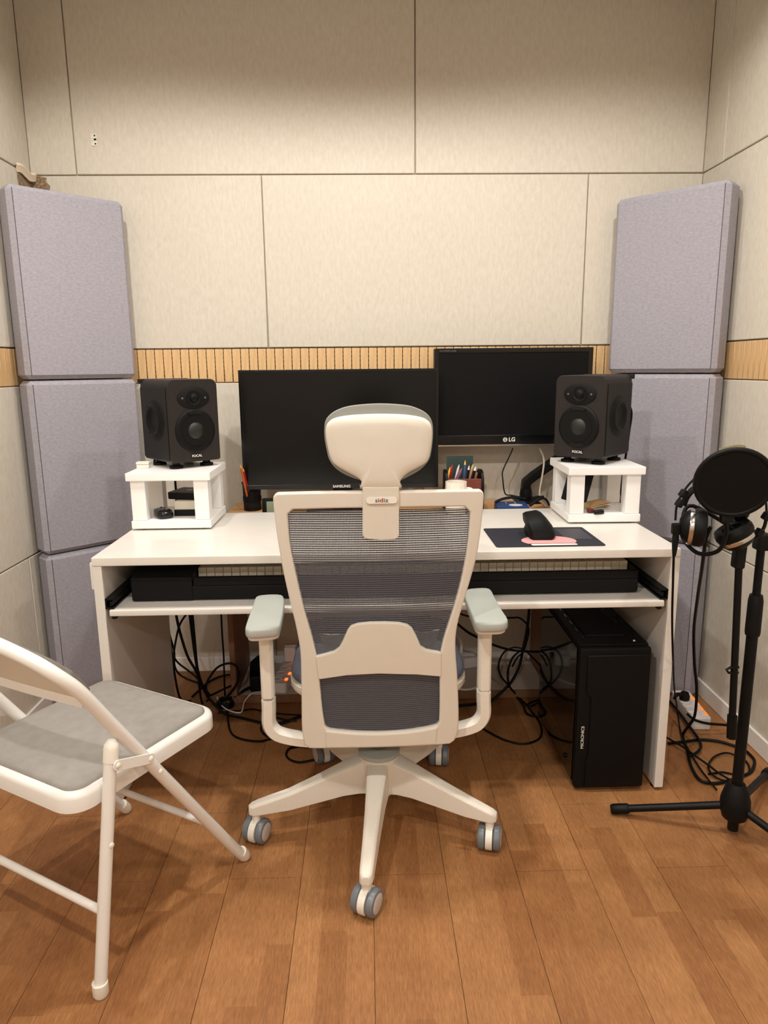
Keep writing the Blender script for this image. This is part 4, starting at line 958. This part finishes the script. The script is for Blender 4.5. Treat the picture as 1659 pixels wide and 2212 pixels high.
# mug on the desk edge of the shelf
my = 2.30
mc = P(985, 1070, y=my); mc = Vector((mc.x, my, DZ))
mtop = P(985, 1040, y=my).z-DZ
mg = thing('mug', 'cream faceted coffee mug behind the chair back', 'mug', mc)
obj('bowl', MB().lathe([(0, .0003), (.030, .0003), (.034, .006), (.0355, mtop), (.033, mtop), (.031, .008), (0, .007)], 14, ), 'mug', mg, ang=15)
hz = mtop*.62
obj('handle', MB().tube(catmull([(.034, 0, hz+.018), (.052, 0, hz+.014), (.060, 0, hz-.004), (.052, 0, hz-.024), (.034, 0, hz-.028)], 6), .0048, 10), 'mug', mg)
# blue booklet with coaster-like disc
bb_ = P(1107, 1092, z=OZ+.03)
x = thing('blue_booklet', 'blue booklet with white marks and a white oval, on the oak shelf', 'booklet', (P(1105, 1090, y=2.45).x, 2.452, OZ), -.06)
obj('cover', MB().bb(-.055, .055, -.05, .05, .0003, .026), 'blue_book', x, bev=.001, seg=1)
obj('white_oval', MB().lathe([(0, 0), (.024, 0), (.024, .0004), (0, .0004)], 24, Matrix.Translation((.012, -.022, .0262)) @ Matrix.Diagonal((1, .8, 1, 1))), 'white_print', x)
for k in (-1, 1): obj('white_mark', MB().bb(-.002+k*.016, .001+k*.016, .012, .036, .0262, .0265), 'white_print', x)

# ================================================================== CABLES
def cable(path, r, label, mat='rubber', name='cable', group='loose cables', n=7):
    p = catmull(path, n); o0 = Vector(p[0])
    o = obj(name, MB().tube([q-o0 for q in p], r, 8), mat); o.location = o0
    tag(o, label, 'cable', group); return o
def Fl(pts, z=.0045): return [P(u, v, z=z+.0009*(k % 3)) for k, (u, v) in enumerate(pts)]
def Yp(pts, y): return [P(u, v, y=y) for u, v in pts]
YH = 2.385+.0
# left bundle hanging behind the desk
cable(Yp([(362, 1300), (363, 1331), (365.6, 1367), (376, 1406), (377, 1437), (387, 1456), (407, 1468), (430, 1477)], 2.46)+Fl([(446, 1494)], .006), .0040, 'black cable hanging at the far left behind the desk, slack at the foot')
cable(Yp([(376, 1305), (381, 1331), (389, 1367), (405, 1417), (422, 1447), (434, 1474)], 2.452)+Fl([(447, 1501)], .006), .0052, 'thick black cable slanting right to the bundle at left under the desk')
cable(Yp([(408, 1305), (410.7, 1331), (416, 1374), (422, 1419), (428, 1452), (436, 1478)], 2.44)+Fl([(449, 1505)], .007), .0056, 'thickest black cable dropping straight into the bundle at left')
cable(Yp([(415, 1315), (399.5, 1331), (387, 1353), (379, 1388), (376, 1415), (384, 1431), (407, 1449), (427, 1466)], 2.43)+Fl([(452, 1500)], .008), .0038, 'thin black cable bowing left then right into the bundle')
cable(Yp([(477, 1305), (478, 1331), (480, 1372), (483, 1413), (484.5, 1460)], 2.42)+Fl([(486.6, 1507), (491.7, 1536), (493, 1562), (501, 1585), (524, 1597), (561, 1601), (592, 1596), (628, 1607), (654, 1610), (680, 1607)]), .0034, 'long thin black cable falling straight down and sweeping across the floor')
cable(Fl([(449, 1506)], .02)+Yp([(445, 1482), (455, 1460), (471, 1441), (494, 1433), (512, 1441), (515, 1464), (506, 1486)], 2.38)+Fl([(486, 1510), (472, 1520)], .01), .0042, 'black cable standing up in a round loop before the oak panel')
cable(Fl([(415, 1505), (430, 1491), (447, 1476), (471, 1463), (497, 1457)], .006), .0042, 'short black cable lying behind the bundle toward the oak panel')
cable(Fl([(450, 1504), (466, 1497), (480, 1490), (500, 1481)], .012), .0040, 'black cable crossing the loop low on the floor')
cable(Fl([(447, 1503), (467, 1525), (487, 1542), (520, 1550), (567, 1561), (606, 1562), (647, 1548), (690, 1536)], .010), .0048, 'thick black cable running right on the floor under the armrest')
cable(Fl([(470, 1540), (500, 1536), (522, 1535), (545, 1532), (567, 1536), (606, 1542), (649, 1545), (690, 1552)], .0045), .0030, 'thin black cable running straight right behind the armrest post')
cable(Fl([(640, 1556), (615, 1555), (600, 1551), (584, 1554), (567, 1564), (564, 1577), (576, 1589), (600, 1595), (627, 1608), (654, 1611), (690, 1612)], .012), .0034, 'black cable curling round at the foot of the left armrest')
cable(Fl([(700, 1640), (680, 1641), (647, 1646.5), (625, 1640), (618, 1628), (627, 1616), (654, 1611), (690, 1606)], .0045), .0034, 'black cable in a small loop beside the rear caster')
cable(Fl([(469, 1506), (475, 1519), (491, 1533), (520, 1539), (528, 1516)], .016)+[P(543, 1499, y=2.388), P(563, 1494, y=2.44), P(580, 1492, y=2.47)], .0024, 'thin white cable bent near the black power bricks', 'strip_white')
cable([P(489, 1510, z=.014), P(510, 1503, z=.03), P(530, 1490, y=2.42), P(552, 1480, y=2.46)], .0055, 'stubby black cable with grey plug going up to the power bricks')
# coil lump on the floor
for k in range(3):
    pts = [P(487+u*(18-2*k), 1520+v*(10-k)-3*k, z=.008+.007*k) for u, v in [(math.cos(a), math.sin(a)) for a in [2*PI*i/10 for i in range(11)]]]
    cable(pts, .0042, 'ring of black cable coiled on the floor left of the armrest post, %s layer' % ('lowest', 'middle', 'upper')[k])
# right bundle
cable(Yp([(1145, 1290), (1143, 1319), (1139, 1356), (1130, 1401), (1122, 1438), (1107, 1469), (1089, 1490)], 2.385)+Fl([(1061, 1514), (1027, 1521), (992, 1524), (940, 1528)]), .0052, 'thick black cable dropping beside the tower and running left to the chair')
cable(Yp([(985, 1318), (1000, 1328), (1030, 1333), (1100, 1334.6), (1122, 1335), (1139, 1350), (1142, 1367), (1137, 1388), (1130, 1408), (1118, 1420), (1106, 1440)], 2.38), .0034, 'thin black cable looping high behind the right armrest')
cable(Yp([(985, 1345), (1010, 1365), (1032, 1377), (1061, 1391), (1087, 1400), (1112, 1405), (1145, 1407.5), (1190, 1408)], 2.375), .0046, 'black cable stretched level from the chair to the tower')
cable(Yp([(1129, 1401), (1108, 1399), (1088, 1410), (1077, 1435), (1082, 1460), (1098, 1480)], 2.37)+Fl([(1119, 1505), (1136, 1521), (1151, 1540), (1166, 1562), (1170, 1585), (1160, 1599), (1130, 1607), (1095, 1600), (1070, 1589), (1041, 1573), (1010, 1560)]), .0034, 'long thin black cable making a wide curve on the floor left of the tower')
cable(Yp([(1128, 1404), (1116, 1412), (1105, 1425), (1097, 1452), (1099, 1478)], 2.378)+Fl([(1112, 1499), (1130, 1523), (1137, 1540), (1152, 1547), (1172, 1549)], .009), .0038, 'black cable hanging in the inner loop beside the tower')
cable(Yp([(1136, 1406), (1148, 1418), (1158, 1428), (1173, 1446), (1181, 1470)], 2.365), .0032, 'thin black cable drooping onto the flank of the tower')
cable(Fl([(1174, 1510), (1160, 1513), (1146, 1518), (1137, 1524), (1150, 1524), (1172, 1512)], .010), .0036, 'small flat loop of black cable next to the tower')
cable(Yp([(986, 1372), (993, 1378), (997, 1392), (996, 1410)], 2.62), .0055, 'grey-white cable bent against the wall behind the chair', 'strip_white')
cable([P(985, 1485, z=.04), P(1005, 1490, z=.04), P(1032, 1484, z=.04), P(1060, 1470, z=.04)], .004, 'white cable lying on the bottom board behind the right armrest', 'strip_white')
# right floor cluster
cable([P(1535, 1138, y=1.545), P(1525, 1165, y=1.56), P(1516, 1230, y=1.65), P(1507, 1290, y=1.8), P(1499, 1360, y=1.95), P(1500, 1430, y=2.0), P(1505, 1490, y=2.03), P(1501, 1544, y=2.055), P(1489, 1566, y=2.075)]+Fl([(1476, 1585), (1477, 1599), (1485, 1621), (1489, 1643), (1498, 1666), (1514, 1686), (1543, 1692), (1571, 1687), (1601, 1677), (1623, 1666), (1630, 1645), (1620, 1630), (1604, 1618), (1579, 1609), (1550, 1601), (1514, 1598), (1478, 1602), (1443, 1606)], .006), .0046, 'thick black microphone cable hanging from the stand and circling on the floor')
cable([P(1456, 1182, y=1.53), P(1454, 1250, y=1.60), P(1452, 1340, y=1.70), P(1454, 1430, y=1.785), P(1457, 1490, z=.14), P(1463, 1534, z=.06)]+Fl([(1468, 1570), (1475, 1596), (1490, 1624), (1510, 1657), (1530, 1684), (1548, 1706)], .010), .0028, 'thin black headphone cable falling past the desk edge to the tripod')
cable(Fl([(1600, 1640), (1583, 1629.5), (1565, 1626.6), (1543, 1635), (1531, 1651), (1533, 1666), (1546, 1679), (1565, 1686), (1590, 1685)], .009), .0030, 'black cable forming the small inner ring by the tripod')
cable([P(1484, 1541, y=2.118), P(1490, 1547, y=2.112), P(1503, 1556, y=2.108), P(1530, 1563, y=2.105), P(1575, 1567, y=2.11)]+Fl([(1607, 1576), (1630, 1589), (1650, 1607), (1670, 1628)], .010), .0044, 'black power cable leaving the strip toward the right wall')
cable(Fl([(1443, 1511), (1463, 1534), (1489, 1569), (1507, 1593), (1514, 1609), (1510, 1621), (1498, 1630), (1487, 1634)], .014), .0044, 'black cable slanting from behind the desk leg to a hook bend')
cable(Fl([(1440, 1593), (1478, 1615), (1501, 1632), (1528, 1651), (1550, 1668), (1576, 1684)], .016), .0030, 'thin straight black cable crossing the pile toward the tripod')
cable(Fl([(1530, 1672), (1545, 1670), (1560, 1668), (1582, 1672), (1600, 1676), (1616, 1672), (1618, 1655), (1606, 1638)], .004), .0030, 'thin wavy black cable at the bottom of the pile')
# cords behind the monitors and speakers
cable(Yp([(1108, 968), (1104, 978), (1096, 995), (1086, 1018), (1086, 1035), (1091, 1066), (1105, 1070), (1125, 1074), (1140, 1078)], 2.60), .0024, 'thin black cord hanging under the arm-mounted monitor')
cable(Yp([(1165, 968), (1172, 982), (1175, 1000), (1171, 1030), (1166, 1060), (1166, 1075)], 2.61), .0034, 'grey-white cord hanging under the arm-mounted monitor', 'taupe')
cable([(-.664, 2.371, .965), (-.700, 2.392, .955), (-.722, 2.400, .90), (-.728, 2.402, .80), (-.725, 2.40, .60), (-.715, 2.40, .25), (-.70, 2.41, .03), (-.66, 2.42, .006)], .004, 'black speaker cord dropping behind the left stand')
cable([P(378, 990, y=2.386), P(378, 1030, y=2.388), P(381, 1070, y=2.388), P(384, 1110, y=2.388), (-.63, 2.39, .45), (-.62, 2.40, .03), (-.60, 2.43, .006)], .004, 'black cord seen through the left stand opening')
cable([(.797, 2.338, 1.08), P(1361, 880, y=2.378), P(1358, 940, y=2.388), P(1348, 1010, y=2.395), P(1342, 1060, y=2.398), P(1338, 1100, y=2.398), (.815, 2.398, .4), (.81, 2.41, .03), (.80, 2.44, .006)], .004, 'black speaker cord dropping behind the right speaker')
cable([P(400, 1072, y=2.25), P(408, 1061, y=2.27), P(420, 1058, y=2.285), P(435, 1062, y=2.28)], .0026, 'short black cord arching over the device stack')
for k, (pts, rr, mt_, lb) in enumerate((
    ([(1070, 1085), (1085, 1078), (1110, 1074), (1135, 1078)], .005, 'rubber', 'black cord curving along the back of the oak shelf'),
    ([(1143, 1092), (1152, 1086), (1163, 1078), (1175, 1074)], .007, 'rubber', 'black jack plug with brass collar on the oak shelf'),
    ([(1163, 1076), (1172, 1084), (1180, 1092)], .008, 'silver', 'silver connector plug on the oak shelf by the right stand'),
    ([(1150, 1076), (1165, 1073), (1180, 1080), (1186, 1092)], .004, 'rubber', 'black cord coiled beside the silver connector'))):
    cable([P(u, v, y=2.47+.012*k) for u, v in pts], rr, lb, mt_, group='cords on the oak shelf')

# ================================================================== POWER STRIPS, ADAPTERS, WALL PIECES
def strip(name, label, a, b, wd, h, z0, nsock, led, sw=.016):
    a, b = Vector((a[0], a[1], z0)), Vector((b[0], b[1], z0)); d = b-a; L_ = d.length; c = (a+b)/2
    t = thing(name, label, 'power strip', c, math.atan2(d.y, d.x))
    obj('housing', MB().prism(rrect(L_, wd, .012), h, Matrix.Translation((0, 0, .0004))), 'strip_white', t, bev=.004)
    for k in range(nsock):
        x = -L_/2+.035+(L_-.10)*k/(nsock-1)
        obj('socket', MB().lathe([(.018, h+.0005), (.0185, h+.0025), (.016, h+.0025), (.0145, h-.004+.0045), (0, h+.0006)], 18, Matrix.Translation((x, .012, 0))), 'strip_white', t)
        obj('switch', MB().box((x, -.022, h+.002), (.017, .011, .0036)), led, t, bev=.0015, seg=1)
    obj('main_switch', MB().box((L_/2-.03, 0, h+.002), (.022, .020, .0036)), led, t, bev=.0015, seg=1)
    return t
A = P(1520, 1572, z=.0); B = P(1452, 1487, z=.0)
st = strip('power_strip', 'white power strip with orange switches on the floor by the right wall', (1.108, 2.140), (1.124, 2.352), .062, .042, 0, 4, 'switch_orange')
pl = thing('power_plug', 'black angled plug pushed into the power strip by the wall', 'plug', (1.106, 2.275, .0455), .4)
obj('plug_body', MB().lathe([(0, .0), (.017, 0), (.018, .012), (.013, .026), (0, .028)], 16), 'rubber', pl)
obj('plug_neck', MB().tube([(0, 0, .016), (-.03, .005, .022), (-.05, 0, .012)], .007, 10, scale=[1.3, 1, .7]), 'rubber', pl)
strip('power_strip', 'white power strip with glowing red switches on the bottom board under the desk', (-.338, 2.408), (-.300, 2.655), .060, .040, .0332, 4, 'led')
x = tag(obj('power_brick', MB().box((0, 0, .03), (.07, .13, .0595)), 'black_plastic', bev=.006), 'large black power brick beside the strip with red lights', 'adapter'); x.location = (-.418, 2.49, .0335); x.rotation_euler = (0, 0, .15)
x = tag(obj('power_adapter', MB().box((0, 0, .019), (.05, .07, .0375)), 'black_matte', bev=.005), 'smaller black adapter stacked on the large power brick', 'adapter'); x.location = (-.415, 2.50, .0935); x.rotation_euler = (0, 0, -.3)
x = tag(obj('white_adapter', MB().box((0, 0, .03), (.045, .045, .0595)), 'strip_white', bev=.004), 'white block adapter plugged at the far end of the strip with red lights', 'adapter'); x.location = (-.312, 2.610, .0785)
# white power tray by the wall on the right
wt = thing('wall_outlet', 'white wall outlet with plug, low on the wall left of the tower', 'outlet', P(1128, 1425, y=2.6985))
obj('plate', MB().bb(-.035, .035, -.008, -.0002, -.035, .035), 'strip_white', wt, bev=.002)
obj('plug', MB().lathe([(0, 0), (.02, 0), (.02, .02), (.014, .03), (0, .03)], 18, basis((0, -.0082, 0), (1, 0, 0), (0, 0, 1), (0, -1, 0))), 'strip_white', wt)
x = thing('white_adapter', 'white wall adapter lying on the bottom board behind the right armrest', 'adapter', (P(1012, 1432, y=2.62).x, 2.62, .0325), .3)
obj('block', MB().bb(-.03, .03, -.025, .025, .0003, .045), 'strip_white', x, bev=.006)
obj('lead', MB().tube(catmull([(-.03, 0, .03), (-.06, 0, .035), (-.085, .01, .01)], 5), .004, 8), 'strip_white', x)
# small plate high on the back wall
wp = thing('wall_plate', 'tiny cream wall plate with black holes high on the back wall', 'wall plate', P(203.5, 302.5, y=YB))
obj('plate', MB().bb(-.0105, .0105, -.003, -.0003, -.0195, .0195), 'cream', wp, bev=.001, seg=1)
for dx, dz, sx_, sz_ in ((.003, .0135, .005, .005), (.004, .001, .009, .006), (.004, -.013, .005, .005), (-.005, .004, .002, .002), (-.005, -.004, .002, .002)):
    obj('hole', MB().box((dx, -.0033, dz), (sx_, .0008, sz_)), 'black_matte', wp)
# torn hole in the corner above the left panel
tc_ = Vector((XL, YB, 1.850))
tw = thing('torn_wall_patch', 'torn ragged hole with curled paper in the wall corner above the left panel', 'hole', tc_)
rg_ = random.Random(3)
def ragged(n, w_, h_): return [(w_*(.5+.12*rg_.uniform(-1, 1))*math.cos(2*PI*k/n), h_*(.5+.14*rg_.uniform(-1, 1))*math.sin(2*PI*k/n)) for k in range(n)]
obj('hole_side', MB().prism(ragged(18, .105, .070), .002, basis((.0005, -.052, -.008), (0, 1, 0), (0, 0, 1), (1, 0, 0))), 'torn', tw)
obj('hole_back', MB().prism(ragged(16, .062, .070), .002, basis((.028, -.0005, -.008), (1, 0, 0), (0, 0, 1), (0, -1, 0))), 'torn', tw)
pp = catmull([(.003, -.112, .024), (.010, -.09, .026), (.012, -.06, .018), (.014, -.034, .012), (.020, -.010, .018)], 5)
obj('paper_curl', MB().sweep(pp, [(-.001, -.014), (.002, -.004), (.008, .006), (.003, .014), (.0, .012), (.004, .006), (-.001, -.002), (-.003, -.014)], up=(0, 0, 1)), 'paper', tw)
fb = MB()
for k in range(60):
    c = Vector((rg_.uniform(.004, .058), -rg_.uniform(.001, .006), rg_.uniform(-.040, .026))); d = Vector((rg_.uniform(-1, 1), -rg_.uniform(0, .6), rg_.uniform(-1, 1))).normalized()*rg_.uniform(.004, .011)
    fb.tube([c, c+d*.5+Vector((0, -.001, .001)), c+d], .0007, 4)
o = obj('torn_fibres', fb, 'brown_paper', tw); o['kind'] = 'stuff'
